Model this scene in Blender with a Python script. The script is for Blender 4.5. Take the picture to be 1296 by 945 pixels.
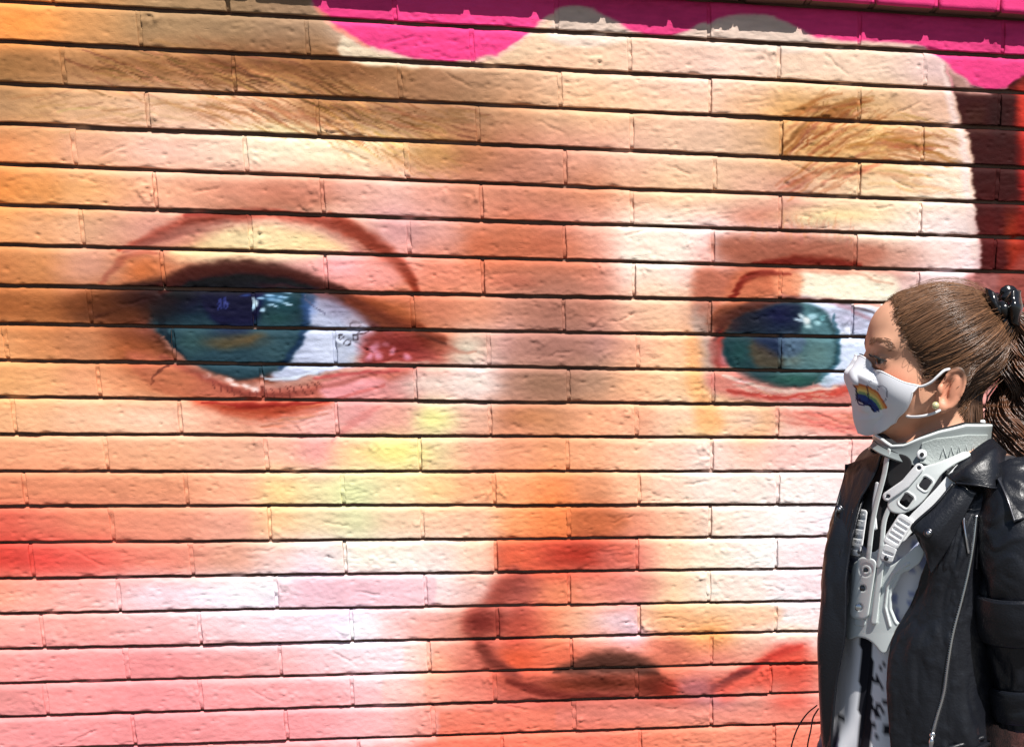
import bpy, bmesh, math, random
import numpy as np
from mathutils import Matrix, Vector

for _o in list(bpy.data.objects):
    bpy.data.objects.remove(_o)
scene = bpy.context.scene
col = scene.collection
GROUND = 1.81            # height of brick course 0 above the pavement

# ------------------------------------------------------------------ camera
CAM_R = np.array([[0.98687559, -0.02074089, 0.1601449],
                  [-0.16063534, -0.22753503, 0.96042912],
                  [0.01651842, -0.97354898, -0.22788049]])
CAM_C = np.array([0.80570099, -2.68707536, -0.59203606 + GROUND])
FOCAL, PCX, PCY, PW, PH = 1565.798, 1000.0, 800.0, 1296.0, 945.0
cam_d = bpy.data.cameras.new('camera')
cam = bpy.data.objects.new('camera', cam_d)
col.objects.link(cam)
M = Matrix.Identity(4)
for i in range(3):
    M[i][0], M[i][1], M[i][2], M[i][3] = CAM_R[i, 0], -CAM_R[i, 1], -CAM_R[i, 2], CAM_C[i]
cam.matrix_world = M
cam_d.sensor_fit = 'HORIZONTAL'
cam_d.sensor_width = 36.0
cam_d.lens = 36.0 * FOCAL / PW
cam_d.shift_x = (PW / 2 - PCX) / PW
cam_d.shift_y = (PCY - PH / 2) / PW
cam_d.clip_start, cam_d.clip_end = 0.05, 500
scene.camera = cam

# ------------------------------------------------------------------ sky, sun, exposure
SUN_EL, SUN_AZ = math.radians(57), math.radians(24)      # azimuth measured from the wall's normal towards +X
sun_dir = Vector((math.sin(SUN_AZ) * math.cos(SUN_EL), -math.cos(SUN_AZ) * math.cos(SUN_EL), math.sin(SUN_EL)))
world = bpy.data.worlds.new('World')
scene.world = world
world.use_nodes = True
wn = world.node_tree
sky = wn.nodes.new('ShaderNodeTexSky')
sky.sky_type = 'NISHITA'
sky.sun_disc = False
sky.sun_elevation = SUN_EL
sky.sun_rotation = math.atan2(sun_dir.x, sun_dir.y)
bg = wn.nodes.get('Background') or wn.nodes.new('ShaderNodeBackground')
bg.inputs['Strength'].default_value = 0.05
wn.links.new(sky.outputs[0], bg.inputs['Color'])
sun_d = bpy.data.lights.new('sun', 'SUN')
sun_d.energy = 5.0
sun_d.angle = math.radians(0.53)
sun_d.color = (1.0, 0.965, 0.91)
sun = bpy.data.objects.new('sun', sun_d)
col.objects.link(sun)
sun.location = (3, -4, 6)
sun.rotation_euler = sun_dir.to_track_quat('Z', 'Y').to_euler()
vs = scene.view_settings
vs.view_transform = 'Standard'
vs.look = 'None'
vs.exposure = 0.53
vs.gamma = 1.0
vs.use_curve_mapping = False

# ------------------------------------------------------------------ helpers
rng = np.random.default_rng(7)

def lin(c):
    c = np.asarray(c, float)
    return np.where(c <= 0.04045, c / 12.92, ((c + 0.055) / 1.055) ** 2.4)

def smooth(a, b, x):
    t = np.clip((x - a) / (b - a), 0, 1)
    return t * t * (3 - 2 * t)

_lat = rng.random((64, 64, 64)).astype(np.float32)

def noise3(x, y, z):
    """smooth value noise in 0..1"""
    out = 0
    xi, yi, zi = np.floor(x).astype(int), np.floor(y).astype(int), np.floor(z).astype(int)
    fx, fy, fz = x - xi, y - yi, z - zi
    fx, fy, fz = fx * fx * (3 - 2 * fx), fy * fy * (3 - 2 * fy), fz * fz * (3 - 2 * fz)
    for dx in (0, 1):
        for dy in (0, 1):
            for dz in (0, 1):
                w = (fx if dx else 1 - fx) * (fy if dy else 1 - fy) * (fz if dz else 1 - fz)
                out = out + w * _lat[(xi + dx) & 63, (yi + dy) & 63, (zi + dz) & 63]
    return out

def fbm(x, y, z, n=3):
    s, a, t = 0, 0.5, 0
    for k in range(n):
        s = s + a * noise3(x * 2 ** k + 11 * k, y * 2 ** k + 5 * k, z * 2 ** k + 3 * k)
        t += a
        a *= 0.55
    return s / t

def mesh_obj(name, verts, faces, material, parent=None, colors=None, smooth_shade=True, attr='paint'):
    me = bpy.data.meshes.new(name)
    me.from_pydata([tuple(v) for v in np.asarray(verts).tolist()], [], faces if isinstance(faces, list) else faces.tolist())
    if smooth_shade:
        me.polygons.foreach_set('use_smooth', [True] * len(me.polygons))
    if colors is not None:
        a = me.color_attributes.new(attr, 'FLOAT_COLOR', 'POINT')
        c4 = np.ones((len(me.vertices), 4), np.float32)
        c4[:, :3] = colors
        a.data.foreach_set('color', c4.ravel())
    me.update()
    if material:
        me.materials.append(material)
    o = bpy.data.objects.new(name, me)
    col.objects.link(o)
    if parent:
        o.parent = parent
    return o

def empty(name, loc=(0, 0, 0), label=None, cat=None, group=None):
    o = bpy.data.objects.new(name, None)
    col.objects.link(o)
    o.location = loc
    if label:
        o['label'] = label
        o['category'] = cat
    if group:
        o['group'] = group
    return o

def new_mat(name, color=(.5, .5, .5), rough=.6, metal=0.0, attr=None, bump=None, spec=None, rough_var=None, coat=0.0):
    """Principled material; attr = colour attribute holding the thing's own pigment, bump = (scale, strength, distance)"""
    m = bpy.data.materials.new(name)
    m.use_nodes = True
    nt = m.node_tree
    b = nt.nodes['Principled BSDF']
    b.inputs['Base Color'].default_value = (*color, 1)
    b.inputs['Roughness'].default_value = rough
    b.inputs['Metallic'].default_value = metal
    if spec is not None:
        b.inputs['Specular IOR Level'].default_value = spec
    if coat:
        b.inputs['Coat Weight'].default_value = coat
        b.inputs['Coat Roughness'].default_value = 0.15
    tc = nt.nodes.new('ShaderNodeTexCoord')
    if attr:
        at = nt.nodes.new('ShaderNodeAttribute')
        at.attribute_name = attr
        nt.links.new(at.outputs['Color'], b.inputs['Base Color'])
    if bump:
        n = nt.nodes.new('ShaderNodeTexNoise')
        n.inputs['Scale'].default_value = bump[0]
        n.inputs['Detail'].default_value = 5
        n.inputs['Roughness'].default_value = 0.6
        nt.links.new(tc.outputs['Object'], n.inputs['Vector'])
        bp = nt.nodes.new('ShaderNodeBump')
        bp.inputs['Strength'].default_value = bump[1]
        bp.inputs['Distance'].default_value = bump[2]
        nt.links.new(n.outputs['Fac'], bp.inputs['Height'])
        nt.links.new(bp.outputs['Normal'], b.inputs['Normal'])
    if rough_var:
        n2 = nt.nodes.new('ShaderNodeTexNoise')
        n2.inputs['Scale'].default_value = rough_var[0]
        n2.inputs['Detail'].default_value = 4
        nt.links.new(tc.outputs['Object'], n2.inputs['Vector'])
        mr = nt.nodes.new('ShaderNodeMapRange')
        mr.inputs['To Min'].default_value = rough - rough_var[1]
        mr.inputs['To Max'].default_value = rough + rough_var[1]
        nt.links.new(n2.outputs['Fac'], mr.inputs['Value'])
        nt.links.new(mr.outputs['Result'], b.inputs['Roughness'])
    return m
# ------------------------------------------------------------------ the mural: flat paint on the wall plane
UB, VB = 0.305, 0.07225903        # brick module and course height in metres
# the sketch of the mural is drawn on a foreshortened squared-up sheet; SHEET takes (u, v) in bricks to that sheet
SHEET = np.array([[2.24509743e+02, 6.30069860e+00, 1.77506609e+02],
                  [1.25906951e+01, 5.32300096e+01, 8.53967718e+00],
                  [2.10825832e-02, 7.10738988e-03, 1.0]])
SHEET_I = np.linalg.inv(SHEET)

def wall_to_sheet(X, Z):
    u, v = X / UB, (GROUND - Z) / VB
    w = SHEET[2, 0] * u + SHEET[2, 1] * v + 1
    return (SHEET[0, 0] * u + SHEET[0, 1] * v + SHEET[0, 2]) / w, (SHEET[1, 0] * u + SHEET[1, 1] * v + SHEET[1, 2]) / w

def spline(pts, n=8, closed=False):
    p = np.asarray(pts, float)
    if closed:
        p = np.vstack([p[-1:], p, p[:2]])
    else:
        p = np.vstack([2 * p[0] - p[1], p, 2 * p[-1] - p[-2]])
    out = []
    t = np.linspace(0, 1, n, endpoint=False)[:, None]
    for i in range(1, len(p) - 2):
        a, b, c, d = p[i - 1], p[i], p[i + 1], p[i + 2]
        out.append(.5 * (2 * b + (c - a) * t + (2 * a - 5 * b + 4 * c - d) * t * t + (3 * b - a - 3 * c + d) * t ** 3))
    out = np.vstack(out)
    return out if closed else np.vstack([out, p[-2]])

class Paint:
    """colours (display values 0..255) laid on scattered points of a sheet by brush strokes"""
    def __init__(s, x, y, base):
        s.x, s.y = np.asarray(x, float), np.asarray(y, float)
        s.c = base
    def sel(s, x0, x1, y0, y1):
        return np.where((s.x > x0) & (s.x < x1) & (s.y > y0) & (s.y < y1))[0]
    def mix(s, i, a, color):
        a = a[:, None]
        s.c[i] = s.c[i] * (1 - a) + np.asarray(color, float) * a
    def blob(s, x, y, rx, ry, color, alpha=1.0, rot=0, hard=0.0):
        r = max(rx, ry) * 1.7
        i = s.sel(x - r, x + r, y - r, y + r)
        if not len(i): return
        ca, sa = math.cos(math.radians(rot)), math.sin(math.radians(rot))
        dx, dy = s.x[i] - x, s.y[i] - y
        d = np.hypot((dx * ca + dy * sa) / rx, (-dx * sa + dy * ca) / ry)
        a = alpha * (1 - smooth(hard, 1.6 - .6 * hard, d))
        s.mix(i, a, color)
    def stroke(s, pts, w, color, alpha=1.0, soft=0.6, ends=True):
        n = 6
        P = spline(pts, n)
        if np.isscalar(w): w = [w] * len(pts)
        W = np.interp(np.linspace(0, 1, len(P)), np.linspace(0, 1, len(w)), w)
        m = max(W) + 2
        i = s.sel(P[:, 0].min() - m, P[:, 0].max() + m, P[:, 1].min() - m, P[:, 1].max() + m)
        if not len(i): return
        x, y = s.x[i], s.y[i]
        best = np.full(len(i), 9.0)
        for k in range(len(P) - 1):
            a, b = P[k], P[k + 1]
            d = b - a
            L = d @ d + 1e-9
            t = np.clip(((x - a[0]) * d[0] + (y - a[1]) * d[1]) / L, 0, 1)
            q = np.hypot(x - a[0] - t * d[0], y - a[1] - t * d[1]) / np.maximum(W[k] + (W[k + 1] - W[k]) * t, .3)
            best = np.minimum(best, q)
        s.mix(i, alpha * (1 - smooth(1 - soft, 1, best)), color)
    def poly(s, pts, color, feather=4, alpha=1.0, smoothp=True, n=6):
        P = spline(pts, n, True) if smoothp else np.asarray(pts, float)
        m = feather + 2
        i = s.sel(P[:, 0].min() - m, P[:, 0].max() + m, P[:, 1].min() - m, P[:, 1].max() + m)
        if not len(i): return
        x, y = s.x[i], s.y[i]
        best = np.full(len(i), 1e9)
        ins = np.zeros(len(i), bool)
        Q = np.roll(P, -1, 0)
        for a, b in zip(P, Q):
            d = b - a
            t = np.clip(((x - a[0]) * d[0] + (y - a[1]) * d[1]) / (d @ d + 1e-9), 0, 1)
            best = np.minimum(best, np.hypot(x - a[0] - t * d[0], y - a[1] - t * d[1]))
            if a[1] != b[1]:
                c = (a[1] > y) != (b[1] > y)
                ins ^= c & (x < (b[0] - a[0]) * (y - a[1]) / (b[1] - a[1]) + a[0])
        sd = np.where(ins, best, -best)
        s.mix(i, alpha * smooth(-feather, feather, sd), color)
    def hairs(s, path, spread, length, ang, color, count, w=1.6, alpha=.6, jitter=10, seed=0, curve=0):
        r = random.Random(seed)
        P = spline(path, 6)
        for _ in range(count):
            f = r.random() * (len(P) - 1)
            k = int(f)
            t = f / (len(P) - 1)
            a = math.radians((ang[0] + (ang[1] - ang[0]) * t) + r.gauss(0, jitter))
            x, y = P[k] + (P[min(k + 1, len(P) - 1)] - P[k]) * (f - k)
            x += r.gauss(0, spread); y += r.gauss(0, spread)
            L = length * r.uniform(.5, 1.2)
            c = [v + r.gauss(0, 8) for v in color]
            a2 = a + math.radians(curve)
            mx, my = x + L * .5 * math.cos(a), y - L * .5 * math.sin(a)
            s.stroke([(x, y), (mx, my), (mx + L * .5 * math.cos(a2), my - L * .5 * math.sin(a2))], [w * 1.0, w * 1.5, w * .5], c, alpha * r.uniform(.35, .85), .95)

GX = [0, 50, 100, 200, 300, 350, 400, 450, 500, 550, 600, 650, 700, 750, 800, 850, 900, 950, 1000, 1050, 1100, 1200]
GRID = {}
def grow(y, s):
    GRID[y] = [tuple(int(h[k:k + 2], 16) for k in (0, 2, 4)) for h in s.split()]
# underpainting, one line of colours for each course
#         0      50     100    200    300    350    400    450    500    550    600    650    700    750    800    850    900    950    1000   1050   1100   1200
grow(30, 'ff9a4a f8a050 d8944e b08a58 aa8658 aa865c ae8a62 d8c0a0 e8d0b0 ead0b0 ecc49a ecc49a f0c8a0 f0c8a0 f0c8a0 f0c8a4 f0c8a0 f0c8a0 f2cca0 f0cca4 f0cca4 e8c0a8')
grow(85, 'a8743e b07842 b47c46 b07440 9c6032 985c30 98602e a0683a a87444 b07c50 bc8c60 d8a878 ecbc8c f0c494 f2c69c f4c8a4 f4ccac f6d0ac f6d2a8 f6d2a8 f4d2aa e8c4b4')
grow(135, 'b88854 cc985e dcaa74 ecbc8c f0bc8a ecb880 bc8048 b07a48 a87448 ac7a50 b48458 c89060 e4b07c f2bc84 f4c08c f4c294 f4c498 eeb880 e0a860 dcac6c e0b070 e8b890')
grow(190, 'ff9c54 fca866 fcb482 ffc8a4 ffd8b2 ffdeb4 ffe0ae fcd8a0 f0c080 d09450 b87446 c8805a dc9470 eca882 f4bc94 f6c698 f4c698 eebc88 e8b070 dca860 dca862 f0c8a0')
grow(240, 'ee8c3a f09848 f0a860 f4ac7c e0906a d88460 dc8a68 ecaa8c f6b89c eca080 d48660 d08260 d08460 dc8c60 f0b080 f4c28c f4c490 ecb48a e0a07c eec08c f2cc94 f8dcb4')
grow(290, 'f0a058 eaa468 e8ac78 e49c7e f4d0a4 f6d8ac f0c89c eab090 f0b0a0 f0a890 e48c68 dc7a54 d87e60 e8a080 fcd8b8 fcdcc0 fcd4c0 f0bca4 e0a48a ecc4a0 fadcb4 fce4d0')
grow(340, 'd07c3e d88848 e0986c d07848 f0b488 f4b49c f4a894 f4a090 f49a80 ec8864 e88660 dc7c5a d0785a e49070 fcdcc0 fcdcc0 ecac94 a85c40 a04c30 b46c50 c48468 fadcd0')
grow(390, 'b0602a b0622c a45626 804020 804020 8c5040 a87060 a85030 c4643a d87c54 ec9468 d8906f c48066 c47e60 f0b08a fcc898 e0a078 d08c68 f0b090 fff0d0 fff4dc f4d0c0')
grow(435, 'ec9c58 e08c4c c47440 844020 704030 806050 b08070 a04838 a03c28 d08058 e8b494 cc9888 b88272 bc8470 f0a880 fcbc84 f0b080 a86858 806050 a0a0a0 e0e0f0 f4d8d0')
grow(485, 'f4aa60 f8ae68 f4a46a d88450 b05c40 b86448 d88c70 dc8880 e08c80 ecc0a8 ecd4c4 c0947c b08468 b88a66 f8b47c ffcc90 ffc074 d8b0a0 e89080 d88878 e07060 e8a090')
grow(530, 'fab474 fcba7e fcc08c fcc89c f0a078 e89c80 f4b09c f8a898 fcb090 f2e0a0 f4b890 cc8058 d08a5a f0a470 f8a878 fccc9c ffd8ac ffb464 f4c0a0 f09c84 ec8c78 f0a890')
grow(575, 'f6a26c f8a670 faaa74 fcb27c fcb88a ffb890 fca894 ffd088 fae68c eed090 fcac80 f8a06c fca468 fcac74 ffbc8a ffcca4 ffd8bc ffc8a4 ffc8b0 ffccb8 ffc8b4 fcc0a8')
grow(620, 'ee8858 ec8c5c ee9060 f49a68 f6ac7c f8d080 ecdc98 e8e6a4 f6dc98 ffcc80 ffac70 fc9c5c fc8c48 e08c58 ffbc88 ffd0a8 ffe0c4 ffe0c4 ffe0cc ffdccc ffd8c8 fccab8')
grow(660, 'ea6046 ee7454 f2865e f6966e f6a884 fcc484 ecd49c e2e0a0 f8d2a0 ffc898 ffc090 ff9c58 fc7830 d46c3c ff9c70 ffc090 ffdcb8 ffe4cc ffe8d8 ffe4dc ffe0d4 fcd2c4')
grow(708, 'ee4434 f04a3c f05a48 f48668 f8ae88 ffd4bc ffe4dc fff0d0 f8ecd0 f4dcc4 ffcca4 e05830 d04028 c04838 e47860 ffc898 ffe4bc ffecd4 ffe8dc ffe0d8 ffdcd0 fcd0c4')
grow(750, 'ff9c78 ffa488 ffac98 ffdcd8 fff4f0 f4ecec ecc0cc f0b8c0 f4c8c8 fcdccc f8c0a8 c45c48 fc8458 fc9068 f09078 ffd49c ffe8c8 ffe8cc ffe8dc ffe4dc ffe0d8 fcd4c8')
grow(795, 'ffa890 ffa490 ffa894 ffbcb0 ffd8d0 ffe0dc ffe8e4 fffcff ffc8b8 ffac94 e08868 c04c38 fc8c5c ffb498 ffcccc ffac6c ffa854 ffcca4 ffe8d4 ffe4d4 ffe0d4 fcd0c0')
grow(840, 'ff9a8a ff988c ff968c ff948c ffa498 ffb4a8 ffc8c0 ffd4cc ffdcd4 ffa078 d06850 e05838 ec6c48 f08060 fc8460 e47450 f0886c f09474 ec5038 f8a080 ffb090 fcb8a4')
grow(885, 'ff9a8c ff988c ff968c ff9690 ff9c94 ffa098 ffa49c ffb0a8 ffb4a8 fc9c7c f08468 cc5c48 c85c48 c86450 c46450 cc5c48 d07c74 e08c74 f46850 fca48c ff9c80 fca890')
grow(904, 'ff9a8e ff988e ff968c ff948e ff9a92 ff9c96 ffa09a ffb0a8 ffb4a8 fc8c70 f88268 f68066 f68268 f6866c f68a70 f69074 f89478 f89074 f88468 fa8c70 fc9078 fc9c84')
grow(930, 'ff9a90 ff9890 ff968e ff948c ff9890 ff9a94 ff9e98 ffb0a8 ffb4a8 ff7c60 ff7458 fc7458 fc7a58 fc7a5c fc805c fc8860 fc9068 fc8c68 fc8460 fc8064 fc8468 fc947c')

def base_colors(x, y):
    ys = sorted(GRID)
    G = np.array([GRID[k] for k in ys], float)
    out = np.zeros((len(x), 3))
    gx = np.interp(x, GX, np.arange(len(GX)))
    gy = np.interp(y, ys, np.arange(len(ys)))
    ix, iy = np.minimum(gx.astype(int), len(GX) - 2), np.minimum(gy.astype(int), len(ys) - 2)
    fx, fy = gx - ix, gy - iy
    fx, fy = fx * fx * (3 - 2 * fx), fy * fy * (3 - 2 * fy)
    fx, fy = fx[:, None], fy[:, None]
    lum = (G @ np.array([.3, .59, .11]))[..., None]
    G = (lum + (G - lum) * .93) * np.array([1.015, .995, 1.06])
    return (G[iy, ix] * (1 - fx) + G[iy, ix + 1] * fx) * (1 - fy) + (G[iy + 1, ix] * (1 - fx) + G[iy + 1, ix + 1] * fx) * fy

def paint_mural(x, y):
    P = Paint(x, y, base_colors(x, y))
    B, S, Y, Hh = P.blob, P.stroke, P.poly, P.hairs
    # --- forehead and hair wisps, upper left
    B(20, 30, 60, 30, (255, 150, 60), .6); B(10, 85, 60, 20, (150, 100, 55), .5)
    Hh([(110, 85), (250, 80), (420, 95)], 14, 70, (-18, -25), (140, 84, 46), 60, 2.2, .45, 6, 1)
    Hh([(130, 80), (300, 92), (440, 100)], 12, 60, (-18, -30), (205, 140, 80), 45, 1.8, .5, 6, 2)
    Hh([(200, 125), (320, 130), (400, 150)], 10, 80, (-18, -32), (190, 120, 70), 34, 2.2, .5, 6, 3)
    Hh([(380, 125), (470, 140), (560, 150)], 14, 50, (-28, -18), (146, 88, 48), 50, 2.2, .5, 8, 4)
    Hh([(405, 145), (440, 160), (480, 165)], 9, 44, (-35, -30), (225, 165, 90), 22, 1.8, .6, 6, 5)
    Hh([(430, 180), (500, 195), (560, 205)], 12, 44, (-40, -25), (176, 112, 56), 26, 2.0, .4, 8, 6)
    Hh([(60, 150), (160, 140), (220, 135)], 10, 60, (6, -6), (200, 150, 100), 24, 2.0, .4, 6, 7)
    B(350, 165, 60, 10, (246, 232, 170), .6); B(340, 190, 80, 16, (255, 222, 186), .5)
    # --- crease over the left eye
    S([(150, 318), (195, 300), (250, 277), (330, 272), (400, 280), (440, 294), (480, 318)], [5, 10, 15, 13, 12, 17, 8], (176, 62, 44), .85, .9)
    S([(240, 272), (320, 266), (400, 270)], [5, 9, 5], (160, 40, 32), .75, .8)
    S([(420, 275), (452, 300), (485, 322), (510, 345), (528, 372)], [8, 20, 18, 13, 6], (166, 52, 26), .85, .9)
    S([(155, 322), (220, 300), (300, 286)], [3, 6, 4], (120, 50, 44), .5, .9)
    B(500, 290, 40, 22, (196, 134, 134), .6, 20)
    # upper lid
    Y([(215, 320), (250, 302), (300, 288), (350, 288), (400, 298), (440, 316), (420, 322), (330, 324), (250, 326)], (246, 208, 150), 9, .9)
    B(320, 302, 56, 12, (252, 228, 176), .8); B(245, 303, 34, 10, (206, 110, 92), .5, -18)
    S([(400, 290), (440, 305), (478, 325)], [4, 7, 3], (206, 150, 130), .7, .9)
    B(300, 328, 70, 8, (250, 214, 170), .8)
    Y([(430, 325), (490, 328), (505, 350), (490, 366), (430, 364), (400, 345)], (252, 160, 150), 10, .8)
    B(430, 338, 26, 14, (250, 168, 176), .7)
    S([(130, 362), (150, 335), (180, 321), (200, 322)], [5, 8, 7, 3], (176, 88, 66), .8, .9)
    B(182, 345, 26, 18, (212, 106, 50), .7); B(120, 335, 22, 22, (214, 150, 128), .6)
    # --- left eye: socket, eyeball, iris
    Y([(110, 386), (150, 368), (200, 356), (250, 340), (300, 336), (350, 340), (400, 356), (440, 372), (470, 395), (500, 415), (455, 440), (420, 470), (330, 478), (250, 470), (205, 440), (160, 415)], (90, 44, 30), 10, .9)
    B(150, 395, 40, 18, (120, 54, 26), .8); B(120, 380, 30, 16, (168, 86, 38), .7)
    B(165, 440, 45, 25, (176, 88, 46), .75, 25); B(190, 415, 30, 14, (156, 80, 70), .6, 20)
    Y([(360, 372), (400, 376), (440, 392), (470, 412), (462, 440), (440, 462), (400, 472), (350, 474), (350, 420)], (184, 192, 220), 6, 1)
    B(420, 440, 28, 24, (204, 212, 236), .9); B(425, 395, 26, 14, (166, 170, 200), .8, 20); B(455, 455, 16, 10, (220, 208, 206), .8)
    Y([(185, 380), (192, 368), (385, 366), (388, 400), (383, 430), (368, 455), (345, 470), (318, 478), (285, 474), (255, 466), (228, 450), (205, 428), (190, 404)], (30, 52, 62), 4, 1)
    Y([(196, 402), (380, 405), (375, 432), (360, 455), (330, 472), (300, 474), (262, 464), (232, 448), (210, 428)], (44, 76, 90), 7, 1)
    B(245, 432, 22, 16, (58, 94, 92), .8); B(345, 440, 26, 22, (62, 96, 106), .8); B(300, 456, 50, 8, (44, 76, 92), .7)
    B(235, 385, 40, 18, (12, 26, 50), .95); B(215, 372, 45, 12, (10, 14, 30), .9)
    S([(196, 392), (206, 418), (222, 442), (240, 460)], [6, 7, 6, 4], (14, 34, 46), .9, .6)
    S([(384, 372), (388, 402), (378, 436), (358, 462)], [5, 8, 8, 5], (24, 52, 92), .75, .9)
    B(300, 430, 36, 10, (112, 84, 50), .8, 0); B(285, 436, 26, 7, (124, 92, 44), .6); B(318, 428, 18, 6, (134, 96, 48), .7, -15)
    Y([(258, 362), (325, 362), (330, 392), (322, 410), (302, 421), (280, 418), (262, 402)], (8, 10, 50), 6, .95)
    B(290, 418, 26, 8, (24, 40, 70), .8)
    B(360, 384, 24, 16, (36, 82, 92), .8); B(350, 402, 22, 8, (40, 84, 82), .7)
    for k, (hx, hy, a, b) in enumerate([(321, 382, 5, 5), (318, 388, 4, 5), (330, 376, 5, 2), (340, 372, 9, 2), (358, 375, 8, 2), (348, 379, 12, 2.4), (333, 390, 4, 3), (366, 384, 8, 1.6), (345, 386, 9, 1.5), (362, 368, 10, 2)]):
        B(hx, hy, a, b, (176, 214, 240) if k != 0 else (220, 246, 255), .95, 8, .4)
    B(345, 376, 20, 8, (58, 120, 184), .5)
    for q in range(4): S([(274 + q * 3, 378), (274 + q * 3, 390)], 1.3, (80, 90, 190), .7)
    B(283, 384, 3, 2, (90, 100, 190), .8); B(306, 374, 6, 1.6, (60, 90, 170), .8)
    B(392, 385, 10, 18, (80, 120, 200), .6, 10)
    # lash shadow and upper rim
    S([(205, 362), (240, 348), (290, 340), (340, 344), (390, 356), (430, 372)], [7, 13, 16, 15, 11, 5], (64, 26, 24), .85, .95)
    S([(235, 360), (290, 352), (340, 352), (400, 364)], [6, 11, 11, 5], (14, 8, 26), .95, .8)
    B(285, 362, 80, 9, (8, 10, 28), .95)
    S([(400, 368), (436, 384), (465, 404), (490, 420)], [6, 8, 8, 6], (120, 66, 70), .7, .9)
    S([(430, 372), (470, 384), (510, 402), (540, 420)], [6, 13, 14, 8], (140, 54, 26), .8, .95)
    B(500, 396, 40, 14, (192, 104, 58), .6, 15)
    # blistered paint on the white of the eye
    for lx, ly, a, b in [(450, 410, 7, 4), (438, 434, 5, 4), (457, 420, 6, 3), (428, 426, 3, 3), (448, 426, 4, 3)]:
        S([(lx + a * math.cos(t), ly + b * math.sin(t)) for t in np.linspace(.3, 6.0, 9)], 1.3, (60, 54, 66), .85, .5)
    S([(386, 372), (396, 386), (410, 396)], 1.1, (90, 90, 120), .8, .5)
    # inner corner
    Y([(455, 430), (480, 418), (520, 420), (560, 430), (572, 446), (540, 460), (490, 464), (458, 462)], (178, 62, 58), 10, .85)
    B(540, 432, 30, 10, (132, 44, 26), .8, 12); B(562, 440, 20, 14, (208, 120, 90), .6)
    for hx, hy, a, b in [(472, 440, 7, 9), (478, 450, 6, 5), (494, 444, 4, 5), (514, 452, 6, 4), (485, 436, 5, 4), (466, 452, 5, 5)]:
        B(hx, hy, a, b, (238, 150, 178), .9, 20, .2)
    B(505, 437, 28, 7, (136, 36, 34), .6)
    # lower lid, lashes, bag under the eye
    S([(205, 428), (235, 458), (275, 478), (320, 488), (370, 482), (420, 470), (470, 462), (540, 460)], [3, 6, 8, 9, 8, 7, 5, 3], (206, 146, 130), .85, .9)
    S([(330, 476), (370, 474), (405, 468)], [2, 3, 2], (214, 226, 244), .9, .8)
    Y([(160, 448), (210, 452), (255, 470), (310, 492), (370, 490), (430, 474), (500, 468), (520, 468), (470, 486), (420, 500), (350, 508), (270, 506), (200, 488)], (196, 98, 76), 8, .75)
    B(215, 478, 40, 22, (196, 110, 70), .7, 15); B(380, 494, 60, 9, (206, 104, 92), .6)
    S([(250, 470), (290, 490), (330, 496), (380, 494)], [3, 5, 5, 3], (150, 60, 52), .6, .9)
    for hx, hy in [(298, 485), (312, 487), (322, 491), (290, 479), (262, 474)]:
        B(hx, hy, 6, 3, (250, 222, 216), .9, 10, .3)
    S([(190, 484), (200, 468), (215, 460)], [1.5, 3, 2], (70, 20, 20), .8, .6)
    r = random.Random(3)
    for k in range(17):
        lx = 270 + k * 8.6 + r.uniform(-2, 2)
        ly = np.interp(lx, [260, 310, 412], [484, 500, 484])
        S([(lx, ly - 5), (lx + (lx - 320) * .03 + 2, ly + 1), (lx + (lx - 320) * .08 + 3, ly + r.uniform(5, 9))], [1.5, 1.2, .5], (110, 44, 44), .75, .7)
    Y([(232, 506), (300, 510), (380, 508), (420, 508), (385, 520), (330, 530), (285, 526)], (186, 62, 36), 7, .9)
    S([(250, 510), (310, 514), (410, 509)], [2, 6, 2], (160, 30, 24), .8, .9)
    Hh([(260, 516), (310, 528), (370, 522)], 5, 50, (-14, 10), (214, 108, 74), 18, 2, .6, 4, 11)
    S([(400, 474), (450, 469), (510, 466)], [3, 4, 2], (196, 76, 76), .8, .8)
    Y([(415, 480), (470, 474), (490, 480), (440, 500), (415, 504)], (250, 164, 174), 7, .8)
    S([(425, 504), (460, 492), (490, 482)], [4, 5, 2], (202, 96, 92), .7, .9)
    S([(420, 560), (445, 535), (480, 515)], [4, 10, 4], (238, 140, 134), .7, .9)
    B(545, 485, 40, 12, (232, 210, 196), .7); B(545, 440, 0.1, .1, (0, 0, 0), 0)
    B(588, 442, 22, 20, (236, 226, 202), .8); B(600, 485, 26, 14, (236, 214, 200), .8)
    B(548, 530, 24, 16, (252, 244, 150), .8); B(500, 572, 40, 16, (250, 236, 136), .8); B(440, 622, 34, 22, (230, 236, 168), .6)
    # --- bridge of the nose
    Y([(590, 300), (640, 280), (730, 300), (745, 340), (720, 350), (600, 345)], (212, 116, 78), 20, .5)
    B(605, 315, 20, 22, (210, 96, 60), .4); B(690, 312, 30, 14, (208, 104, 72), .5)
    Y([(640, 350), (720, 345), (740, 380), (745, 430), (735, 480), (690, 510), (650, 500), (640, 440), (655, 400)], (178, 118, 96), 18, .5)
    B(690, 485, 40, 18, (152, 110, 82), .5); B(650, 355, 30, 10, (186, 92, 70), .5); B(670, 530, 34, 14, (192, 122, 76), .6)
    B(820, 390, 30, 60, (255, 206, 164), .4); B(830, 310, 40, 40, (255, 228, 206), .5)
    # --- right brow
    B(1080, 175, 90, 16, (220, 152, 90), .7); B(1020, 180, 50, 18, (224, 164, 100), .6); B(1010, 140, 60, 12, (226, 164, 100), .6, -12)
    Hh([(985, 152), (1030, 142), (1070, 136)], 6, 54, (28, 10), (168, 102, 52), 40, 2.6, .7, 6, 21)
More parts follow.
